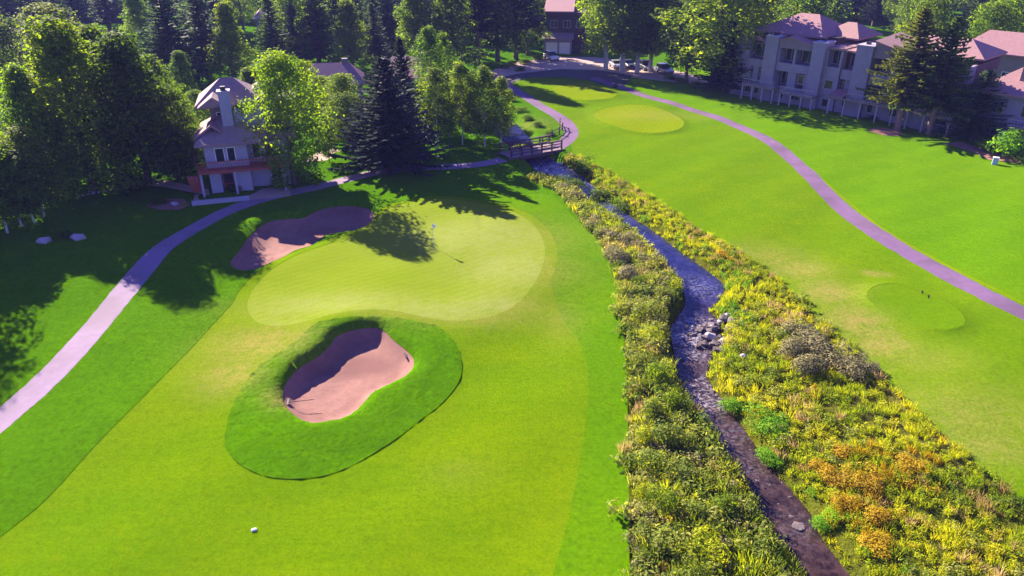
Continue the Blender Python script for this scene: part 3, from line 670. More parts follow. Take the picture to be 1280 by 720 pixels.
# --- the wood beyond, each tree on its own
def free(P):
    for (qx, qy, r) in [(-95, 175, 16), (12, 172, 13), (-118, 165, 12), (-60, 190, 12), (-55, 168, 9), (8, 215, 8), (-122, 138, 15), (-93, 150, 9), (100, 175, 12), (-190, 210, 20), (85, 190, 10)]:
        if math.hypot(P[0] - qx, P[1] - qy) < r: return False
    return True
cnt = 0; placed = []
for _ in range(9000):
    if cnt >= 280: break
    y = random.uniform(150, 305); x = random.uniform(-.72 * y - 14, .72 * y + 14)
    if -20 < x < 52 and y < 178: continue
    if x > 30 and y < 162: continue
    if x < -20 and y < 150: continue
    if -128 < x < -60 and y < 176: continue
    if not free((x, y)) or any(math.hypot(x - a, y - b) < 5.3 for a, b in placed): continue
    placed.append((x, y)); cnt += 1
    con = random.random() < (.72 if x < 10 else .3)
    if con:
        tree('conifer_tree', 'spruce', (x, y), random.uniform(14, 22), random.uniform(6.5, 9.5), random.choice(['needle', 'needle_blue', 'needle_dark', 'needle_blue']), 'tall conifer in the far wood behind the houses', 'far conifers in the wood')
    else:
        tree('broadleaf_tree', random.choice(['round', 'cone']), (x, y), random.uniform(12, 18), random.uniform(8.5, 12.5), random.choice(['leaf_broad', 'leaf_dark', 'leaf_aspen']), 'leafy tree in the far wood behind the houses', 'far leafy trees in the wood')
# far hillside forest as one mass
def far_forest():
    # one far conifer: seven ragged skirts of hanging boughs
    q0, t0 = [], []
    for L in range(7):
        f = L / 7; z = 2 + 15 * f; r = 4.2 * (1 - f) ** .9 + .3
        for k in range(9):
            a = 2 * math.pi * (k + .5 * (L % 2)) / 9; d = np.array([math.cos(a), math.sin(a), 0]); e = np.array([-d[1], d[0], 0]) * r * .42
            top = np.array([0, 0, z + 3.4]); out = d * r * RNG.uniform(.75, 1.15) + np.array([0, 0, z - .9 + RNG.uniform(-.5, .5)])
            q0.append(np.stack([top, d * r * .55 - e + np.array([0, 0, z + .9]), out, d * r * .55 + e + np.array([0, 0, z + .9])])); t0.append(RNG.uniform(.2, .8))
    q0 = np.array(q0); t0 = np.array(t0)
    n = 2600; y = RNG.uniform(308, 760, n); x = RNG.uniform(-1, 1, n) * (.8 * y + 120); z = H(np.stack([x, y], 1)); Q, T = [], []
    for i in range(n):
        s_ = RNG.uniform(.75, 1.25); a = RNG.uniform(0, 6.28); rot = np.array([[math.cos(a), -math.sin(a), 0], [math.sin(a), math.cos(a), 0], [0, 0, 1]])
        Q.append((q0 @ rot.T) * s_ + np.array([x[i], y[i], z[i] - .5])); T.append(t0 + RNG.uniform(-.2, .2))
    o = link('hillside_woods', quads_mesh('hillside_woods', np.vstack(Q), np.concatenate(T), M['needle_blue']))
    tag(o, 'conifer forest covering the hillside behind everything', 'woods', kind='stuff')
far_forest()

# ------------------------------------------------------------------ buildings
def window(parent, u0, u1, z0, z1, y, frame='trim', bars=1, ax='y'):
    """frame with its own pane on a wall whose face is at y (outside is -y)"""
    f = MB(); th = .10
    f.box(u0, u0 + th, y - .06, y + .05, z0, z1).box(u1 - th, u1, y - .06, y + .05, z0, z1)
    f.box(u0 + th, u1 - th, y - .055, y + .05, z0, z0 + th).box(u0 + th, u1 - th, y - .055, y + .05, z1 - th, z1)
    for k in range(bars):
        c = u0 + (u1 - u0) * (k + 1) / (bars + 1); f.box(c - .04, c + .04, y - .05, y + .04, z0 + th, z1 - th)
    o = f.build('window', M[frame], parent)
    MB().box(u0 + .03, u1 - .03, y - .02, y + .03, z0 + .03, z1 - .03).build('pane', M['glass'], o)
    return o
def railing(parent, u0, u1, y, z, h, mat, name='railing', step=.35, posts=True):
    r = MB(); r.box(u0, u1, y - .05, y + .05, z + h - .08, z + h).box(u0, u1, y - .03, y + .03, z + .08, z + .14)
    n = int((u1 - u0) / step)
    for k in range(n + 1):
        c = u0 + (u1 - u0) * k / n; r.box(c - .025, c + .025, y - .02, y + .02, z + .14, z + h - .08)
    return r.build(name, M[mat], parent)

def seams(parent, pts_a, pts_b, n, mat='tile'):
    pass

CA = np.array(G(927, 120)); CB = np.array(G(1189, 168)); CU = (CB - CA) / np.linalg.norm(CB - CA); CRZ = math.atan2(CU[1], CU[0])
def condo1():
    o = empty('condominium', (CA[0], CA[1], 0), CRZ, 'grey lavender three storey condominium with big brown hip roof and two blank chimney towers', 'condominium')
    B = lambda: MB()
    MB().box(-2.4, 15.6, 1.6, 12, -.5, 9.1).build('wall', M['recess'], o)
    f = MB()
    f.box(-2.4, .25, .1, 1.598, -.5, 9.0).box(.25, 3.2, .14, 1.597, 5.05, 6.2).box(2.95, 3.2, .14, 1.597, 6.2, 9.0).box(.25, 3.2, .142, 1.596, -.5, 2.6)
    f.box(.25, .8, .16, 1.594, 2.6, 5.05).box(1.3, 2.3, .16, 1.594, 2.6, 5.05)
    f.box(5.4, 11.2, -.1, 1.597, 5.0, 6.25).box(8.0, 8.35, -.05, 1.595, 6.25, 8.5).box(5.4, 5.7, -.06, 1.594, 6.25, 8.5).box(10.9, 11.2, -.06, 1.594, 6.25, 8.5)
    f.box(5.4, 11.2, .12, 1.593, -.5, 2.5).box(7.5, 8.9, .1, 1.592, 2.5, 5.0).box(10.3, 11.2, .1, 1.592, 2.5, 5.0)
    f.box(13.2, 15.6, .1, 1.597, 4.95, 6.6).box(13.2, 13.45, .12, 1.594, 6.6, 9.0).box(15.3, 15.6, .12, 1.594, 6.6, 9.0).box(13.2, 15.6, .14, 1.595, -.5, 4.95)
    f.build('facade', M['stucco'], o, bevel=0)
    for a, b, h, y in ((3.2, 5.4, 10.0, -.6), (11.2, 13.2, 9.9, -.8)):
        c = MB().box(a, b, y, 2.2, -.5, h).build('chimney_tower', M['stucco'], o)
        MB().box(a - .08, b + .08, y - .08, 2.28, h, h + .14).build('cap', M['trim'], c)
    # small roofs
    arc = [(.1 + 3.25 * k / 8, 8.75 + .45 * math.sin(math.pi * k / 8)) for k in range(9)]
    MB().prism(arc + [(3.35, 8.95 + .05), (1.7, 9.45), (.1, 8.95 + .05)][:0] + [(x, z + .18) for x, z in arc[::-1]], -.35, 1.7).build('arched_canopy', M['tile2'], o)
    MB().prism([(5.41, 8.5), (11.19, 8.5), (11.19, 9.25), (7.1, 10.15), (5.41, 9.55)], -.25, 1.59).build('balcony_gable', M['stucco2'], o)
    MB().poly([(5.3, -.5, 9.62), (7.1, -.5, 10.3), (7.1, 5, 10.6), (5.3, 5, 10.0), (11.3, -.5, 9.32), (11.3, 5, 9.7),
               (5.3, -.5, 9.47), (7.1, -.5, 10.15), (7.1, 5, 10.45), (5.3, 5, 9.85), (11.3, -.5, 9.17), (11.3, 5, 9.55)],
              [(0, 1, 2, 3), (1, 4, 5, 2), (6, 9, 8, 7), (7, 8, 11, 10), (0, 6, 7, 1), (1, 7, 10, 4), (4, 10, 11, 5), (0, 3, 9, 6), (3, 2, 8, 9), (2, 5, 11, 8)]).build('roof', M['tile'], o)
    MB().box(-2.6, 5.4, .0, 12.2, 9.1, 9.35).box(13.1, 15.7, .0, 12.2, 9.1, 9.38).build('roof', M['tile'], o)
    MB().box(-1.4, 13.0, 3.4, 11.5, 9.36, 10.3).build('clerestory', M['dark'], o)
    MB().hip(-.6, 11.4, 1.6, 12.6, 10.45, 13.0, 4.6, 7.6).build('roof', M['tile2'], o)
    MB().hip(8.6, 15.2, 5.5, 14.0, 10.2, 12.0, 11.2, 12.6).build('roof', M['tile'], o)
    # recess openings: windows and doors
    for u0, u1, z0, z1, y, b in [(.5, 2.8, 6.4, 8.5, 1.6, 1), (5.9, 7.8, 6.4, 8.3, 1.6, 1), (8.6, 10.7, 6.4, 8.3, 1.6, 1), (5.7, 7.3, 2.7, 4.8, 1.6, 1), (9.1, 10.2, 3.3, 4.75, .3, 0), (13.5, 15.2, 6.8, 8.9, 1.6, 1),
                                 (13.6, 15.0, 3.3, 4.7, .14, 0), (.82, 1.28, 3.0, 4.8, .5, 0), (2.35, 2.9, 2.8, 4.8, .5, 0), (-.1 + .5, 1.4, .8, 2.0, .142, 0), (2.0, 3.0, .8, 2.1, .142, 0), (6.4, 7.3, .7, 2.0, .12, 0), (8.6, 10.0, .8, 1.9, .12, 1), (13.7, 14.8, .6, 1.9, .14, 0), (-1.6, -.4, 3.0, 4.6, .1, 0)]:
        window(o, u0, u1, z0, z1, y, 'trim', b)
    d = MB().box(1.1, 6.7, -2.3, .1, 2.3, 2.55).build('deck', M['deckwood'], o)
    railing(d, 1.1, 6.7, -2.25, 2.55, .9, 'trim')
    d = MB().box(7.8, 13.3, -2.3, .08, 2.0, 2.25).build('deck', M['deckwood'], o)
    railing(d, 7.8, 13.3, -2.25, 2.25, .9, 'trim')
    for u_ in (1.2, 3.0, 4.8, 6.6): MB().box(u_ - .09, u_ + .09, -2.25, -2.07, -.3, 2.3).build('deck_post', M['trim'], o)
    for u_ in (7.9, 9.7, 11.5, 13.2): MB().box(u_ - .09, u_ + .09, -2.25, -2.07, -.3, 2.0).build('deck_post', M['trim'], o)
    for u_ in (4.2, 12.2): MB().box(u_ - .3, u_ + .3, .4, 1.0, 10.15, 10.5).build('flue', M['metal'], o)
def condo2():
    o = empty('condominium', (CA[0], CA[1], 0), CRZ, 'grey lavender condominium half hidden by the two tall spruces, with one blank chimney tower', 'condominium')
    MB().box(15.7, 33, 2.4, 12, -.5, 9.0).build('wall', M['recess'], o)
    f = MB()
    f.box(15.7, 17.75, .4, 2.397, -.5, 2.6).box(15.7, 17.75, .42, 2.396, 5.0, 6.4).box(16.4, 17.75, .9, 2.394, 2.6, 5.0)
    f.box(20.15, 27.5, -.1, 2.397, 4.9, 6.5).box(20.15, 27.5, .1, 2.396, -.5, 2.5).box(22.6, 24.2, .1, 2.395, 2.5, 4.9).box(22.7, 24.2, .0, 2.394, 6.5, 9.0).box(26.2, 27.5, .1, 2.395, 2.5, 9.0)
    f.box(29.6, 33, .3, 2.397, -.5, 9.0)
    f.build('facade', M['stucco'], o)
    for a, b, h, y in ((17.75, 20.15, 10.2, -.6), (27.5, 29.6, 9.9, -.6)):
        c = MB().box(a, b, y, 2.6, -.5, h).build('chimney_tower', M['stucco'], o)
        MB().box(a - .08, b + .08, y - .08, 2.68, h, h + .14).build('cap', M['trim'], c)
    MB().prism([(20.16, 8.7), (27.4, 8.7), (27.4, 9.0), (23.8, 9.95), (20.16, 10.9)], -.2, 2.39).build('balcony_gable', M['stucco2'], o)
    MB().poly([(20.1, -.5, 11.1), (27.7, -.5, 9.15), (27.7, 8, 9.6), (20.1, 8, 11.5), (20.1, -.5, 10.92), (27.7, -.5, 8.97), (27.7, 8, 9.42), (20.1, 8, 11.32)],
              [(0, 1, 2, 3), (7, 6, 5, 4), (0, 4, 5, 1), (1, 5, 6, 2), (2, 6, 7, 3), (3, 7, 4, 0)]).build('roof', M['tile'], o)
    MB().box(15.8, 17.7, .2, 12.2, 9.0, 9.24).build('roof', M['tile'], o)
    MB().hip(20.3, 33.5, 3.0, 12.6, 9.75, 11.6, 24, 30).build('roof', M['tile2'], o)
    for u0, u1, z0, z1, y, b in [(16.0, 17.5, 6.6, 8.6, 2.4, 1), (20.6, 22.4, 6.6, 8.5, 2.4, 1), (24.5, 25.9, 6.6, 8.5, 2.4, 1), (15.9, 16.35, 2.8, 4.7, 1.2, 0), (20.6, 22.2, 2.7, 4.7, 2.4, 1), (24.5, 25.9, 2.7, 4.7, 2.4, 1), (16.7, 17.7, 1.1, 2.3, .4, 0), (20.7, 21.6, .9, 2.3, .1, 0), (24.0, 25.1, .9, 2.2, .1, 0), (30.2, 31.8, .9, 2.2, .3, 1), (30.2, 31.8, 3.4, 4.8, .3, 1), (30.2, 31.8, 6.4, 8.2, .3, 1)]:
        window(o, u0, u1, z0, z1, y, 'trim', b)
    d = MB().box(15.8, 27.4, -2.2, -.12, 2.55, 2.78).build('deck', M['deckwood'], o)
    railing(d, 18.4, 27.4, -2.15, 2.78, .9, 'trim')
    MB().prism([(-2.4, 2.95), (.39, 3.6), (.39, 3.45), (-2.4, 2.79)], 15.7, 17.9, 'x').build('porch_roof', M['tile2'], o)
    d2 = MB().box(28.0, 33, -2.2, .28, 2.3, 2.5).build('deck', M['deckwood'], o)
    railing(d2, 28.0, 33, -2.15, 2.5, .9, 'trim')
    for u_ in (15.9, 18.2, 20.6, 23, 25.2, 27.3, 29.5, 32.8): MB().box(u_ - .09, u_ + .09, -2.15, -1.97, -.3, 2.548 if u_ < 28 else 2.3).build('deck_post', M['trim'], o)
    MB().box(18.6, 19.1, .3, .9, 10.35, 10.7).build('flue', M['metal'], o)
def condo3():
    o = empty('condominium', (CA[0], CA[1], 0), CRZ, 'low condominium with broad pink tiled hip roof behind the blue spruce', 'condominium')
    MB().box(35, 56, .5, 13, -.5, 6.2).build('wall', M['stucco'], o)
    MB().hip(34, 57, -.6, 14, 6.4, 10.0, 39, 52).build('roof', M['tile2'], o)
    for u0, u1 in ((36.5, 38), (40, 42), (44, 45.5), (47, 49)):
        window(o, u0, u1, 3.6, 5.2, .5); window(o, u0, u1, .8, 2.2, .5)
    MB().box(38.4, 39.2, 2.2, 3.0, 6.3, 9.6).build('chimney', M['stucco2'], o)
    d = MB().box(39.5, 50, -1.8, .48, 2.6, 2.8).build('deck', M['deckwood'], o); railing(d, 39.5, 50, -1.75, 2.8, .9, 'trim')
condo1(); condo2(); condo3()

def simple_house(name, P, rz, wx, dy, h, rh, wallm, roofm, label, wins=4, storeys=2, chimney=True, ridge=.3):
    o = empty(name, (P[0], P[1], hz(*P)), rz, label, 'house')
    MB().box(-wx / 2, wx / 2, -dy / 2, dy / 2, -.6, h).build('wall', M[wallm], o)
    r = MB().hip(-wx / 2 - .5, wx / 2 + .5, -dy / 2 - .5, dy / 2 + .5, h + .25, h + rh, -wx * ridge, wx * ridge).build('roof', M[roofm], o)
    if chimney: MB().box(wx * .18, wx * .18 + .9, -.4, .4, h, h + rh + .6).build('chimney', M['stucco2'], r)
    for s in range(storeys):
        for k in range(wins):
            c = -wx / 2 + wx * (k + .5) / wins; z = s * 2.8 + .9
            if z + 1.4 < h: window(o, c - .6, c + .6, z, z + 1.4, -dy / 2, 'white', 1)
    return o
simple_house('house', (G(425, 140)[0] - 2, 119), R(12), 9, 8, 3.6, 2.8, 'stucco2', 'tile2', 'house with white sunlit roof pieces hidden between the maple and spruce')
simple_house('house', (G(512, 128)[0], 122), R(-8), 9, 8, 4.2, 2.8, 'stucco2', 'tile2', 'house with a pinkish roof behind the top of the broad dark spruce')
simple_house('house', (-56, 187), R(15), 11, 9, 5.2, 3.0, 'stucco2', 'tile2', 'small far house with a lit roof corner among conifers near the top')
simple_house('house', (G(30, 195)[0] - 1, 96), R(-25), 9, 7, 3.4, 2.2, 'stucco2', 'tile2', 'low house with a pink roof peeping out behind the aspens on the left')
simple_house('house', (101, 122), CRZ + R(8), 15, 10, 6.5, 3.4, 'stucco', 'tile2', 'pink roofed house behind the low condominium at the right edge')
simple_house('house', (80, 122), CRZ, 12, 9, 7.5, 3.0, 'stucco2', 'tile2', 'pink roofed house glimpsed between the spruce tops behind the condominium')
def far_house():
    P = G(702, 66); o = empty('house', (P[0], P[1], 0), R(-6), 'tall purple shadowed house with a pale garage at the far end of the car park', 'house')
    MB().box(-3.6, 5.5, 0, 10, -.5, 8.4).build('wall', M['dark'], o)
    g = MB().box(-3.9, 2.2, -1.6, -.002, -.5, 3.3).build('garage', M['stucco'], o)
    MB().box(-3.4, -.9, -1.66, -1.59, 0, 2.4).build('garage_door', M['white'], g); MB().box(-.5, 1.8, -1.66, -1.59, 0, 2.4).build('garage_door', M['white'], g)
    MB().prism([(-2.4, 3.3), (.4, 4.4), (.4, 4.2), (-2.4, 3.1)], -4.3, 2.6, 'x').build('garage_roof', M['shake'], o)
    MB().poly([(-4.1, -.6, 8.4), (2.4, -.6, 8.4), (2.4, 10.5, 10.2), (-4.1, 10.5, 10.2), (-4.1, -.6, 8.65), (2.4, -.6, 8.65), (2.4, 10.5, 10.5), (-4.1, 10.5, 10.5)], [(3, 2, 1, 0), (4, 5, 6, 7), (0, 1, 5, 4), (1, 2, 6, 5), (2, 3, 7, 6), (3, 0, 4, 7)]).build('roof', M['tile2'], o)
    for u0 in (-2.6, .2, 3.0): window(o, u0, u0 + 1.6, 5.2, 6.8, 0, 'trim', 1)
far_house()
def left_house():
    P = G(262, 243); rz = R(17)
    o = empty('house', (P[0], P[1], 0), rz, 'pale two storey house with red railed balcony, grey pink roofs and stout chimney', 'house')
    # x to the right along the front, y into the lot
    MB().box(.3, 9.0, .9, 9, -.5, 5.5).build('wall', M['house_wall'], o)
    MB().box(.302, 4.6, -.3, .898, 2.95, 5.5).box(3.0, 4.6, -.302, .895, -.5, 2.6).box(.35, 1.5, -.2, .897, -.5, 2.6).build('bay_wall', M['house_wall'], o)
    MB().box(1.2, 9.0, 4.0, 9.6, 5.7, 8.6).build('upper_wall', M['stucco2'], o)
    MB().hip(-.5, 6.2, -1.1, 9, 5.7, 8.0, 2.6, 3.4, 4.2).build('roof', M['shake'], o)
    MB().hip(5.2, 9.7, .3, 9.6, 5.68, 7.6, 7.0, 8.0, 5).build('roof', M['shake'], o)
    MB().hip(-.2, 7.0, 3.3, 10.2, 8.7, 11.0, 2.6, 4.0).build('roof', M['shake'], o)
    MB().hip(4.6, 10.4, 4.6, 10.6, 8.68, 10.4, 6.8, 8.0).build('roof', M['shake'], o)
    MB().poly([(5.6, 3.2, 8.75), (9.6, 3.2, 8.75), (7.6, 3.2, 10.1), (5.6, 8, 8.75), (9.6, 8, 8.75), (7.6, 8, 10.1)], [(0, 1, 2), (0, 2, 5, 3), (1, 4, 5, 2), (3, 5, 4), (0, 3, 4, 1)]).build('roof', M['shake'], o)
    MB().poly([(.2, 2.0, 8.8), (3.4, 2.0, 8.8), (1.8, 2.0, 9.9), (.2, 7, 8.8), (3.4, 7, 8.8), (1.8, 7, 9.9)], [(0, 1, 2), (0, 2, 5, 3), (1, 4, 5, 2), (3, 5, 4), (0, 3, 4, 1)]).build('roof', M['shake'], o)
    MB().prism([(-.6, 6.0), (1.4, 7.4), (3.0, 6.0), (2.8, 5.9), (1.4, 7.15), (-.4, 5.9)], .4, 3.4).build('gable_trim', M['tile2'], o)
    c = MB().box(2.5, 3.6, 1.6, 2.7, 5.5, 10.3).build('chimney', M['house_wall'], o)
    MB().box(2.38, 3.72, 1.48, 2.82, 10.3, 10.55).build('cap', M['trim'], c); MB().box(2.8, 3.3, 1.9, 2.4, 10.55, 10.95).build('flue', M['metal'], c)
    MB().box(3.7, 7.5, 2.2, 4.2, 5.6, 8.3).build('dormer', M['house_wall'], o)
    for u0, u1, z0, z1, y, b in [(1.3, 2.3, 3.5, 5.1, -.3, 0), (2.5, 3.4, 3.5, 5.1, -.3, 0), (5.0, 5.9, 3.3, 5.2, .9, 0), (6.3, 7.6, 3.4, 5.0, .9, 1), (6.6, 7.8, .8, 2.2, .9, 1), (1.8, 2.8, 6.6, 7.9, 4.0, 0), (4.0, 5.0, 6.6, 7.9, 4.0, 0)]:
        window(o, u0, u1, z0, z1, y, 'white', b)
    arch = [(1.6, 0), (2.7, 0), (2.7, 1.9), (2.5, 2.25), (2.15, 2.4), (1.8, 2.25), (1.6, 1.9)]
    d = MB().prism(arch, .80, .91).build('door', M['redwood'], o)
    MB().box(1.75, 2.55, .74, .82, .9, 1.9).build('pane', M['glass'], d)
    b = MB().box(-.6, 8.2, -1.3, .88, 2.62, 2.9).build('balcony', M['redwood'], o)
    railing(b, -.6, 8.2, -1.25, 2.9, 1.0, 'redwood', step=.2)
    for u_ in (-.4, 3.0, 8.0): MB().box(u_ - .12, u_ + .12, -1.25, -1.01, -.3, 2.62).build('balcony_post', M['house_wall'], o)
    st = MB()
    for k in range(9): st.box(-1.7, -.62, -1.6 - .0 + k * .28 - 0, -1.6 + k * .28 + .3, 2.6 - (k + 1) * .29, 2.6 - k * .29)
    st.build('stair', M['redwood'], o)
    MB().box(-1.5, 8.4, -3.2, .05, -.3, .10).build('patio', M['paving'], o)
    MB().box(-1.5, 4.2, -3.42, -3.2, -.3, .55).build('patio_wall', M['house_wall'], o)
    t_ = MB().tube([(5.0, -1.6, .1), (5.0, -1.6, .72)], [.05, .05], 6)
left_house()
tag(MB().poly([(*G(150, 232), .20), (*G(205, 236), .22), (*G(262, 247), .22), (*G(262, 239), .22), (*G(210, 228), .22), (*G(160, 226), .2), ] , [(0, 1, 2, 3, 4, 5)]).build('garden_path', M['paving']), kind='structure')
tag(MB().poly([(*G(378, 205), .26), (*G(408, 203), .26), (*G(428, 193), .26), (*G(418, 187), .26), (*G(396, 194), .26)], [(0, 1, 2, 3, 4)]).build('garden_path', M['paving']), kind='structure')

# ------------------------------------------------------------------ bridge
def bridge():
    a = BR0; b = BR1; d = b - a; L = float(np.linalg.norm(d)); rz = math.atan2(d[1], d[0])
    o = empty('footbridge', (a[0], a[1], .1), rz, 'dark timber cart bridge with post and rail sides over the creek', 'bridge')
    for y in (-1.35, 1.35): MB().box(-.6, L + .6, y - .14, y + .14, -.35, .05).build('beam', M['wood'], o)
    pm = MB().box(-.12, .12, -1.5, 1.5, .055, .115).mesh('plank', M['deckwood'])
    n = int(L / .27)
    for k in range(n + 1):
        p = link('plank', pm, o); p.location = (L * k / n, 0, random.uniform(0, .01))
    qm = MB().box(-.08, .08, -.08, .08, -.2, 1.25).mesh('post', M['wood'])
    for y in (-1.42, 1.42):
        for k in range(6):
            p = link('post', qm, o); p.location = (L * k / 5, y, 0)
        for z in (.45, .8, 1.15): MB().box(-.1, L + .1, y - .16 if y > 0 else y + .09, y - .09 if y > 0 else y + .16, z - .06, z + .06).build('rail', M['wood'], o)
        MB().box(-.15, L + .15, y - .11, y + .11, 1.255, 1.31).build('rail', M['wood'], o)
    for x in (-.9, L + .9): MB().box(x - .5, x + .5, -1.9, 1.9, -1.6, -.36).build('abutment', M['rock'], o)
bridge()
def rail_fence(pts, label, h=1.1):
    o = empty('rail_fence', (*pts[0], hz(*pts[0])), 0, label, 'fence')
    b = Vector((*pts[0], hz(*pts[0]))); prev = None
    for p in pts:
        q = Vector((*p, hz(*p))) - b; MB().box(q.x - .08, q.x + .08, q.y - .08, q.y + .08, q.z - .3, q.z + h).build('post', M['wood'], o)
        if prev is not None:
            for z in (.45, .9): MB().tube([prev + Vector((0, 0, z)), q + Vector((0, 0, z))], [.06, .06], 6).build('rail', M['wood'], o)
        prev = q
rail_fence([G(668, 182), G(678, 177), G(690, 172), G(699, 168), G(703, 163), G(700, 158)], 'dark post and rail fence curving along the path at the far end of the bridge')

# ------------------------------------------------------------------ rocks
def rock_mesh(seed, mat):
    rd = random.Random(seed); bm = bmesh.new()
    for k in range(16):
        v = Vector((rd.gauss(0, 1), rd.gauss(0, 1), rd.gauss(0, 1))).normalized() * rd.uniform(.40, .56); v.z *= .75; bm.verts.new(v)
    r = bmesh.ops.convex_hull(bm, input=bm.verts); bmesh.ops.delete(bm, geom=[g for g in r['geom_interior'] if isinstance(g, bmesh.types.BMVert)], context='VERTS')
    bmesh.ops.bevel(bm, geom=list(bm.edges), offset=.035, segments=1, affect='EDGES', clamp_overlap=True)
    me = bpy.data.meshes.new('rock'); bm.to_mesh(me); bm.free(); me.materials.append(mat); return me
RK = [rock_mesh(i, M['rock']) for i in range(6)]; RP = [rock_mesh(20 + i, M['rock2']) for i in range(4)]
def rock(P, s, z, label, group=None, pale=False, name='boulder', sq=1.0):
    o = link(name, random.choice(RP if pale else RK)); o.location = (P[0], P[1], z); o.scale = (s * random.uniform(.9, 1.4), s * random.uniform(.8, 1.1), s * sq * random.uniform(.7, 1.0)); o.rotation_euler = (0, 0, random.uniform(0, 6.28))
    return tag(o, label, 'rock', group)
for i in range(48):
    px = random.uniform(868, 930); py = random.uniform(394, 440)
    if px < 882 and py < 405: continue
    rock(G(px, py, -.5), random.uniform(.25, .95), -.6 + (px - 868) / 60 * .5, 'angular grey pink boulder in the heap at the creek bend', 'boulders heaped at the creek bend', random.random() < .25)
for i in range(20):
    px = random.uniform(850, 892); py = random.uniform(400, 446)
    rock(G(px, py, -.7), random.uniform(.2, .6), -.72, 'wet dark stone in the white water beside the boulder heap', 'stones in the white water by the heap')
for i in range(30):
    px, py = random.choice([(872, 494), (862, 505), (884, 500), (880, 515), (893, 512)]); px += random.uniform(-12, 12); py += random.uniform(-9, 9)
    rock(G(px, py, -1), random.uniform(.2, .55), -.74, 'wet stone breaking the water in the riffle below the boulder heap', 'stones in the lower riffle')
for i in range(26):
    t = random.random(); px = 905 + t * 110 + random.uniform(-14, 14); py = 545 + t * 130 + random.uniform(-10, 10)
    rock(G(px, py, -1), random.uniform(.12, .3), -.74, 'small dark stone just breaking the surface of the lower creek', 'stones in the lower creek')
for px, py in [(676, 208), (690, 212), (700, 208), (708, 212), (716, 216), (684, 218), (670, 214), (724, 224)]:
    rock(G(px, py, -.9), random.uniform(.5, 1.1), -.65, 'rock in the creek rapids just below the bridge', 'rocks below the bridge', random.random() < .5)
rock(G(928, 452, -.2), .55, .25, 'single pale stone among the yellow grass below the boulder heap', None, True)
rock(G(996, 664, -1), .8, -.7, 'flat brown stone in the creek near the bottom of the picture', None, False, sq=.5)
rock(G(56, 306), 1.5, .25, 'left pale boulder of the pair on the shaded lawn', None, True)
rock(G(98, 301), 1.5, .25, 'right pale boulder of the pair on the shaded lawn, beside a dark shrub', None, True)
rock(G(84, 297), .8, .2, 'small stone behind the dark shrub between the two pale boulders', None, True)
rock(G(218, 257), 1.0, .15, 'flat stone in the mulch bed on the shaded lawn below the house', None, True)
rock(G(643, 170), 2.6, .5, 'big pale rounded boulder on the bank above the bridge', None, True)
for i in range(12):
    t = i / 11; rock(G(98 + 70 * t, 247 - 15 * t), random.uniform(.4, .8), .1, 'small edging stone in the row beneath the dark clump of trees', 'edging stones below the clump', True, 'edging_stone')

# ------------------------------------------------------------------ shrubs and bank vegetation
def bush_quads(seed, w=2., h=1.5, n=420, ls=.13):
    global RNG
    keep = RNG; RNG = np.random.default_rng(seed)
    P, N = [], []
    for k in range(8):
        c = np.array([*RNG.uniform(-.28, .28, 2) * w, RNG.uniform(.3, .68) * h]); d = rand_dirs(n // 8)
        P.append(c + d * np.array([w * .26, w * .26, h * .30]) * RNG.uniform(.5, 1.1, (len(d), 1))); N.append(d + np.array([0, 0, .5]) + rand_dirs(len(d)) * .6)
    P = np.vstack(P); P[:, 2] = np.abs(P[:, 2]); N = np.vstack(N); N /= np.linalg.norm(N, axis=1)[:, None]
    q = leaf_quads(P, N, RNG.uniform(.7, 1.4, len(P)) * ls, .5); t = RNG.normal(.5, .2, len(P)); RNG = keep
    return q, t
def blades(seed, n, w, h, wd=.035):
    """a tuft of arching blades, n quads (tapered)"""
    global RNG
    keep = RNG; RNG = np.random.default_rng(seed)
    a = RNG.uniform(0, 6.28, n); r = RNG.uniform(0, w / 2, n) ** 1; L = h * RNG.uniform(.55, 1.15, n)
    base = np.stack([np.cos(a) * r, np.sin(a) * r, np.zeros(n)], 1); lean = np.stack([np.cos(a), np.sin(a), np.zeros(n)], 1) * (RNG.uniform(.05, .55, n) * L)[:, None]
    mid_ = base + lean * .4 + np.array([0, 0, 1]) * (L * .62)[:, None]; tip = base + lean + np.array([0, 0, 1]) * L[:, None]
    b = RNG.uniform(0, 6.28, n); sv = np.stack([np.cos(b), np.sin(b), np.zeros(n)], 1) * wd
    q = np.stack([base - sv, mid_ - sv * .9, tip, mid_ + sv * .9], 1); RNG = keep
    return q, np.random.default_rng(seed + 1).uniform(.2, .8, n)
BUSH = [bush_quads(200 + i, 2., 1.6, 1300, .068) for i in range(4)]
_bm = {}
def bush_px(name, px, py, wpx, hm, leafm, label, group=None, v=None, cat='shrub', P=None):
    P = P or G(px, py); v = random.randrange(4) if v is None else v
    if (v, leafm) not in _bm: _bm[(v, leafm)] = quads_mesh('shrub', *BUSH[v], M[leafm])
    wd = wpx / px_scale(P); o = link(name, _bm[(v, leafm)]); o.location = (*P, hz(*P) - .1); o.rotation_euler = (0, 0, random.uniform(0, 6.28)); o.scale = (wd / 2, wd / 2, hm / 1.6)
    return tag(o, label, cat, group)
S = bush_px
S('shrub', 955, 532, 66, 1.2, 'plant_bright', 'bright fresh green bush on the right bank by the middle of the creek')
S('shrub', 918, 500, 40, .9, 'plant_bright', 'small bright green bush at the water above the larger bright one')
S('shrub', 968, 566, 46, .8, 'plant_bright', 'low vivid green leafy patch hugging the right bank')
S('shrub', 1034, 652, 44, .8, 'plant_bright', 'vivid green leafy clump beside the creek near the bottom')
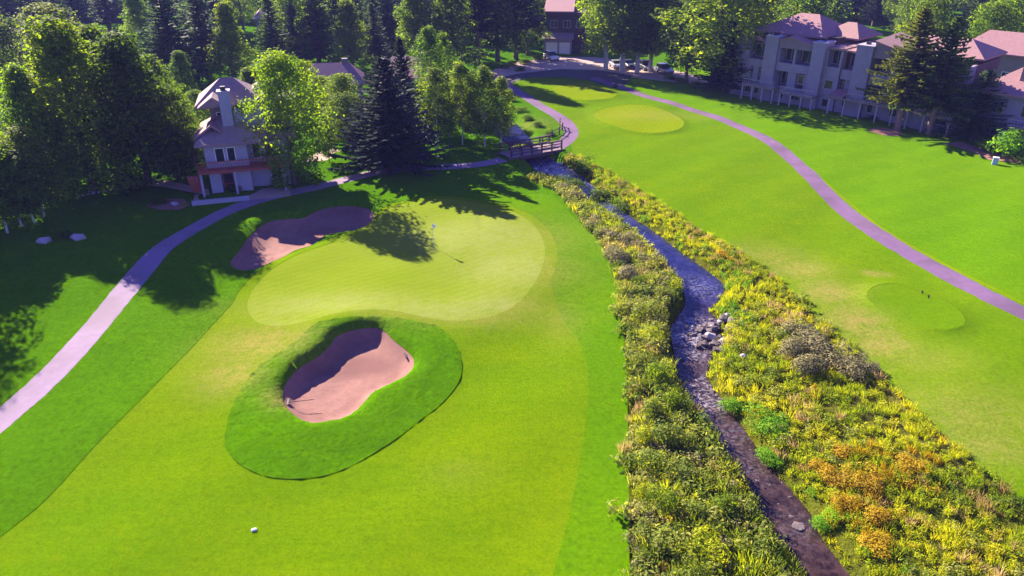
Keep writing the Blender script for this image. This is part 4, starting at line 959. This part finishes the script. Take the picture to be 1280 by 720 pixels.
for i, (px, py, wp, h) in enumerate([(1045, 600, 50, 1.1), (1080, 608, 46, 1.2), (1058, 635, 44, 1.0), (1098, 652, 44, 1.0), (1026, 590, 36, .9), (1138, 590, 44, 1.0), (1100, 690, 50, 1.0), (1055, 572, 34, .9)]):
    S('shrub', px, py, wp, h, 'plant_gold', 'golden orange shrub in the orange patch on the right bank', 'orange shrubs on the right bank')
for i, (px, py, wp, h) in enumerate([(1000, 425, 60, 1.7), (1020, 445, 58, 1.7), (1045, 455, 54, 1.6), (985, 445, 50, 1.7), (1065, 470, 46, 1.5), (1010, 470, 52, 1.6), (1080, 462, 36, 1.2)]):
    S('shrub', px, py, wp, h, 'plant_grey', 'greyish purple shrub in the dark thicket at the edge of the dry fairway', 'grey shrubs by the dry fairway')
for i, (px, py, wp, h) in enumerate([(800, 360, 46, 2), (830, 375, 48, 2.2), (845, 360, 34, 1.6), (805, 400, 50, 2), (820, 430, 54, 2.2), (800, 460, 52, 2), (825, 480, 58, 2.3), (812, 520, 60, 2.2), (840, 510, 50, 2), (835, 555, 60, 2.3), (860, 560, 46, 1.8), (815, 590, 62, 2.2), (850, 600, 60, 2.2), (880, 610, 56, 1.8), (825, 640, 66, 2.3), (870, 650, 66, 2.2), (905, 640, 50, 1.7), (835, 690, 72, 2.4), (885, 695, 72, 2.1), (930, 690, 60, 1.8), (940, 715, 60, 1.6), (860, 730, 70, 2.2), (800, 555, 50, 1.8), (803, 620, 50, 1.8), (806, 670, 54, 1.8)]):
    S('willow_shrub', px, py, wp * random.uniform(.5, .95), h * random.uniform(.5, .95), random.choice(['plant_green', 'plant_green', 'plant_yellow', 'leaf_aspen']), 'leafy green willow shrub in the belt along the left bank', 'willow shrubs on the left bank')
for i, (px, py, wp, h) in enumerate([(720, 250, 26, 1.3), (740, 285, 30, 1.4), (760, 300, 34, 1.4), (775, 330, 38, 1.6), (785, 305, 32, 1.4), (785, 350, 38, 1.7), (810, 330, 34, 1.5), (705, 240, 26, 1.2), (765, 322, 30, 1.2), (795, 312, 28, 1.2)]):
    S('sage_shrub', px, py, wp, h, 'plant_grey', 'pale grey green sage bush between the fairway edge and the upper creek', 'sage bushes on the upper left bank')
S('shrub', 725, 208, 40, 2.4, 'leaf_broad', 'dark rounded bush at the water just right of the bridge')
S('shrub', 752, 240, 42, 1.8, 'leaf_dark', 'dark bush overhanging the right side of the upper creek')
S('shrub', 776, 255, 36, 1.6, 'leaf_dark', 'second dark bush along the right side of the upper creek')
S('shrub', 712, 233, 44, 1.6, 'leaf_dark', 'dark low bush in the shade at the left of the upper creek')
S('shrub', 650, 180, 30, 1.6, 'plant_yellow', 'sunlit pale green bush in front of the big boulder by the bridge')
S('shrub', 660, 175, 24, 1.3, 'leaf_broad', 'little green bush beside the boulder above the bridge')
S('shrub', 1256, 197, 62, 4.4, 'plant_bright', 'rounded bright green bush by the pale blue utility box')
S('shrub', 1234, 190, 42, 2.4, 'leaf_bright', 'smaller bright bush on the left of the rounded one by the utility box')
S('shrub', 1272, 204, 40, 2.0, 'leaf_broad', 'dark green low bush at the right edge behind the utility box')
S('shrub', 78, 302, 26, 1.3, 'leaf_dark', 'dark shrub squeezed between the two pale boulders')
S('shrub', 230, 258, 10, .5, 'plant_yellow', 'tiny sunlit yellow plant beside the flat stone in the mulch bed')
S('shrub', 200, 254, 30, .7, 'leaf_dark', 'low dark shrub in the mulch bed below the house')
S('shrub', 175, 250, 12, .5, 'leaf_blue', 'tiny grey tuft on the shaded lawn below the clump')
S('shrub', 295, 240, 22, 1.0, 'leaf_dark', 'dark shrub at the foot of the patio of the pale house')
S('shrub', 325, 228, 40, 1.4, 'leaf_dark', 'dark shrub under the bright maple beside the patio')
S('shrub', 508, 200, 26, 1.3, 'plant_yellow', 'sunlit small shrub under the right skirts of the broad dark spruce')
for px, py in [(660, 150), (672, 158), (650, 140), (640, 128), (685, 168), (640, 150)]:
    S('shrub', px, py, 20, 1.0, 'leaf_broad', 'small dark shrub in the rough strip beside the path above the bridge', 'shrubs beside the upper path')
for px, py in [(930, 118), (950, 124), (980, 130), (1010, 135), (1060, 146), (1090, 153)]:
    S('shrub', px, py - 3, 20, .9, 'leaf_dark', 'low dark shrub against the foot of the condominium wall', 'shrubs along the condominium wall')
for px, py in [(640, 82), (655, 80), (630, 86), (672, 75), (612, 96), (648, 88), (835, 100), (850, 104), (870, 110)]:
    S('shrub', px, py, 18, 1.3, 'leaf_broad', 'small green shrub on the verge of the car park', 'shrubs on the car park verge')

def scatter(poly, dens, keep=None, ymin=20):
    lo = poly.min(0); hi = poly.max(0); n = int(np.prod(hi - lo) * dens); P = RNG.uniform(lo, hi, (n, 2)); P = P[inside(poly, P) & in_view(P, 2) & (P[:, 1] > ymin)]
    if keep is not None: P = P[keep(P)]
    return P
def mass(name, mat, P, protos, smin, smax, label, cat, tintv=.25, zoff=-.05, clump=None):
    if len(P) == 0: return
    z = H(P) + zoff; pick = RNG.integers(0, len(protos), len(P)); Q, T = [], []
    nz = np.array([mnoise.noise(Vector((p[0] * .22, p[1] * .22, 3.))) for p in P])
    for i, p in enumerate(P):
        q, t = protos[pick[i]]; a = RNG.uniform(0, 6.28); s = RNG.uniform(smin, smax); rot = np.array([[math.cos(a), -math.sin(a), 0], [math.sin(a), math.cos(a), 0], [0, 0, 1]]) * s
        Q.append(q @ rot.T + np.array([p[0], p[1], z[i]])); T.append(t + nz[i] * .5 + RNG.normal(0, tintv * .5))
    tag(link(name, quads_mesh(name, np.vstack(Q), np.concatenate(T), M[mat])), label, cat, kind='stuff')
TALL = [blades(300 + i, 46, .6, .62, .020) for i in range(5)]
SHORT = [blades(320 + i, 26, .45, .34, .018) for i in range(4)]
SMALLB = [bush_quads(340 + i, .9, .62, 96, .065) for i in range(4)]
def nearc(P, d0, d1): 
    d = sdist(CREEK, P); return (d > d0) & (d < d1)
def nse(P, sc, off): return np.array([mnoise.noise(Vector((p[0] * sc, p[1] * sc, off))) for p in P])
RAG = lambda poly: (lambda P: sdist(poly, P) < -.35 + .5 * nse(P, .9, 17))
def zone_pts(poly, dens, d0, cond=None):
    lo = poly.min(0) - 1; hi = poly.max(0) + 1; P = RNG.uniform(lo, hi, (int(np.prod(hi - lo) * dens), 2)); P = P[in_view(P, 2)]
    P = P[sdist(poly, P) < -.12 + .95 * nse(P, .7, 17)]; P = P[sdist(CREEK, P) > d0]
    return P if cond is None else P[cond(P)]
NB = SMALLB + SHORT
mass('meadow_grass', 'plant_yellow', zone_pts(RIPR, 4.6, .7), TALL + SMALLB + SMALLB, .55, 1.0, 'yellow green tall meadow grass covering the right bank', 'meadow grass')
mass('edge_grass', 'plant_yellow', scatter(RIPR, 4.0, lambda P: nearc(P, .05, 1.3)), SHORT, .7, 1.3, 'short yellow grass along the right edge of the water', 'bank grass')
mass('leafy_undergrowth', 'plant_green', zone_pts(RIPR, .9, .6, lambda P: nse(P, .16, 9) > .0), SMALLB, .7, 1.4, 'green leafy undergrowth in patches on the right bank', 'undergrowth')
mass('dry_seedheads', 'plant_straw', zone_pts(RIPR, .8, .5, lambda P: nse(P, .2, 5) > .0), SHORT + TALL, .7, 1.2, 'straw coloured dry stems among the grass on the right bank', 'dry grass')
mass('golden_undergrowth', 'plant_gold', zone_pts(RIPR, 1.6, .5, lambda P: nse(P, .3, 21) + .75 * np.exp(-(((P - np.array(G(1075, 620))) / np.array([6, 5])) ** 2).sum(1)) > .5), SMALLB + TALL, .6, 1.2, 'golden orange undergrowth around the orange shrubs', 'undergrowth')
mass('bright_bank_plants', 'plant_bright', scatter(RIPR, 2.4, lambda P: nearc(P, .15, 2.0) & (nse(P, .3, 2) > .05)), SMALLB, .6, 1.0, 'fresh green plants lining the right edge of the water', 'bank plants')
mass('willow_undergrowth', 'plant_green', zone_pts(RIPL, 4.0, .8), SMALLB + SMALLB + SHORT, .9, 1.9, 'dense leafy undergrowth between the fairway and the left bank', 'undergrowth')
mass('sage_undergrowth', 'plant_grey', zone_pts(RIPL, 1.4, 1.0, lambda P: (P[:, 1] > 47) | (nse(P, .25, 4) > .1)), SMALLB, .7, 1.4, 'grey green sage growing through the left bank belt', 'undergrowth')
mass('golden_bank_grass', 'plant_yellow', scatter(RIPL, 4.0, lambda P: nearc(P, .1, 1.8) & (nse(P, .22, 7) > -.25)), SHORT, .8, 1.5, 'yellow grass overhanging the left edge of the water', 'bank grass')
mass('tall_bank_grass', 'plant_green', zone_pts(RIPL, 1.2, .6), TALL, .8, 1.5, 'tall green grass among the shrubs of the left bank belt', 'tall grass')
mass('pale_seed_grass', 'plant_straw', zone_pts(RIPL, .8, .6, lambda P: nse(P, .35, 12) > .0), TALL, .8, 1.5, 'pale seeding grass rising through the left bank belt', 'dry grass')
mass('yellow_undergrowth', 'plant_yellow', zone_pts(RIPL, 1.7, .6, lambda P: nse(P, .25, 31) > .05), SMALLB + TALL, .8, 1.7, 'yellow green clumps in the left bank belt', 'undergrowth')

# ------------------------------------------------------------------ small things on the course
def flagstick():
    P = G(542, 313); o = empty('flagstick', (*P, hz(*P)), R(-20), 'thin flagstick with a small white flag in the shaded part of the green', 'golf flag')
    MB().tube([(0, 0, -.1), (0, 0, 2.3)], [.018, .015], 8).build('pole', M['white'], o)
    f = MB(); n = 6
    for k in range(n + 1):
        x = .02 + .34 * k / n; y = .05 * math.sin(k * 1.3); d = .5 * (1 - .55 * k / n)
        f.v += [(x, y, 2.28 - .1 * k / n), (x, y + .02, 2.28 - d)]
    for k in range(n): f.f.append((2 * k, 2 * k + 1, 2 * k + 3, 2 * k + 2))
    fo = f.build('flag', M['flag'], o); sm = fo.modifiers.new('thickness', 'SOLIDIFY'); sm.thickness = .012
    MB().tube([(0, 0, -.06), (0, 0, .012)], [.06, .06], 12).build('cup', M['metal'], o)
flagstick()
def rake(px, py, rz, label):
    P = G(px, py, -.9); o = empty('bunker_rake', (*P, hz(*P) + .02), rz, label, 'rake')
    MB().tube([(0, 0, .03), (1.6, 0, .06)], [.025, .02], 6).build('handle', M['wood'], o)
    h = MB().box(-.05, .05, -.32, .32, .02, .10)
    for k in range(9): h.box(-.02, .02, -.3 + k * .073, -.28 + k * .073, -.04, .02)
    h.build('head', M['metal'], o)
rake(508, 458, R(20), 'dark bunker rake lying on the sunlit right end of the front bunker')
rake(362, 514, R(10), 'dark bunker rake lying at the left tip of the front bunker')
def marker():
    P = G(318, 664); o = empty('yardage_marker', (*P, hz(*P)), R(25), 'small white marker block lying alone on the near fairway', 'marker')
    MB().box(-.13, .13, -.09, .09, -.05, .08).build('block', M['white'], o, bevel=.03)
    MB().box(-.09, .09, -.055, .055, .081, .095).build('plate', M['white'], o, bevel=.005)
marker()
def ball_washer():
    P = G(769, 110); o = empty('ball_washer', (*P, hz(*P)), 0, 'dark bin with a ball washer post beside the path at the top tee', 'ball washer')
    MB().tube([(0, 0, -.1), (0, 0, .12), (0, 0, .8), (0, 0, .86)], [.26, .3, .33, .30], 12).build('bin', M['metal'], o)
    MB().tube([(-.55, 0, -.2), (-.55, 0, 1.5)], [.05, .05], 8).build('post', M['wood'], o)
    MB().box(-.68, -.42, -.12, .12, 1.0, 1.45).build('washer', M['metal'], o, bevel=.03)
ball_washer()
def util():
    P = G(1243, 205); o = empty('utility_box', (*P, hz(*P)), R(-30), 'pale blue utility box on the lawn in front of the bright bush', 'utility box')
    MB().box(-.3, .3, -.22, .22, -.1, .85).build('cabinet', M['util'], o, bevel=.03)
    MB().box(-.34, .34, -.26, .26, .852, .93).build('lid', M['white'], o, bevel=.02)
    MB().box(-.22, .22, -.235, -.221, .1, .7).build('door', M['util'], o)
util()
for px, py in [(1152, 368), (1160, 374)]:
    P = G(px, py); o = empty('tee_marker', (*P, hz(*P)), 0, 'dark tee marker standing on the upper edge of the near right tee', 'tee marker', 'tee markers on the right tee')
    MB().tube([(0, 0, -.05), (0, 0, .16), (0, 0, .26), (0, 0, .3)], [.03, .07, .08, .03], 8).build('ball', M['metal'], o, smooth=True)
    MB().tube([(0, 0, -.2), (0, 0, .0)], [.02, .02], 6).build('spike', M['metal'], o)
pc = np.array(G(1108, 166)); ring = [(pc[0] + 2.2 * math.cos(a) * (1 + .1 * math.sin(3 * a)), pc[1] + 2.0 * math.sin(a)) for a in np.linspace(0, 6.28, 28)[:-1]]
mr = MB(); mr.poly([(*p, hz(*p) + .07) for p in ring] + [(*pc, hz(*pc) + .22)], [(i, (i + 1) % 27, 27) for i in range(27)]); tag(mr.build('mulch_ring', M['mulch'], smooth=True), kind='structure')
pc = np.array(G(1205, 190)); pts = [(1178, 181), (1195, 185), (1215, 191), (1236, 200), (1290, 208), (1290, 200), (1240, 190), (1200, 178)]
mr = MB(); mr.poly([(*G(*p), hz(*G(*p)) + .09) for p in pts], [tuple(range(len(pts)))]); tag(mr.build('mulch_bed', M['mulch']), kind='structure')
pts = [(182, 258), (200, 263), (225, 263), (238, 257), (230, 250), (205, 248), (188, 251)]
mr = MB(); mr.poly([(*G(*p), hz(*G(*p)) + .09) for p in pts], [tuple(range(len(pts)))]); tag(mr.build('mulch_bed', M['mulch']), kind='structure')

# ------------------------------------------------------------------ cars
def car(P, rz, paint, label, suv=False):
    o = empty('parked_car', (*P, hz(*P) + .03), rz, label, 'car'); rf = 1.72 if suv else 1.45
    prof = [(-2.2, .35), (2.15, .35), (2.25, .6), (2.15, .82), (1.15, .95), (-1.0 if not suv else -2.1, .98), (-2.1, .95), (-2.25, .7)]
    MB().prism(prof, -.88, .88).build('body', M[paint], o, bevel=.06)
    x0 = -2.0 if suv else -1.5
    cab = [(x0, .95), (1.0, .95), (.25, rf - .06), (x0 + .45, rf - .06)]
    MB().prism(cab, -.76, .76).build('windows', M['glass'], o, bevel=.03)
    MB().prism([(x0 + .42, rf - .07), (.28, rf - .07), (.18, rf), (x0 + .55, rf)], -.74, .74).build('roof', M[paint], o)
    for x in (-1.4, 1.4):
        for y in (-.82, .82):
            wb = MB().tube([(x, y - .11, .33), (x, y + .11, .33)], [.33, .33], 14).build('wheel', M['tyre'], o)
            yy = y + (.115 if y > 0 else -.115); MB().tube([(x, yy - .01, .33), (x, yy + .01, .33)], [.2, .2], 10).build('rim', M['paint_silver'], wb)
    for y in (-.62, .62): MB().box(2.16, 2.25, y - .18, y + .18, .62, .78).build('headlight', M['white'], o)
car(G(689, 75), R(-70), 'paint_white', 'white car parked at the edge of the shade below the pale garage', True)
car(G(770, 86), R(-80), 'paint_silver', 'silver car in the shade under the cottonwoods, left of the trunks')
car(G(785, 85), R(-80), 'paint_dark', 'dark car in the shade between the cottonwood trunks')
car(G(806, 87), R(-75), 'paint_dark', 'dark car parked right of the cottonwood trunks', True)
car(G(830, 92), R(-70), 'paint_silver', 'silver car at the right end of the car park', True)

# ------------------------------------------------------------------ the air
def haze():
    m = bpy.data.materials.new('haze'); m.use_nodes = True; t = m.node_tree; t.nodes.remove(t.nodes['Principled BSDF'])
    v = t.nodes.new('ShaderNodeVolumePrincipled'); v.inputs['Color'].default_value = (.31, .34, 1.0, 1); v.inputs['Density'].default_value = .0002; v.inputs['Anisotropy'].default_value = .1
    t.links.new(v.outputs[0], t.nodes['Material Output'].inputs['Volume'])
    o = MB().box(-1600, 1600, -600, 2500, -3.2, HAZE_TOP).build('haze', m); tag(o, kind='stuff', label='thin blue air lying over the whole golf course', cat='haze')
HAZE_TOP = 88
haze()
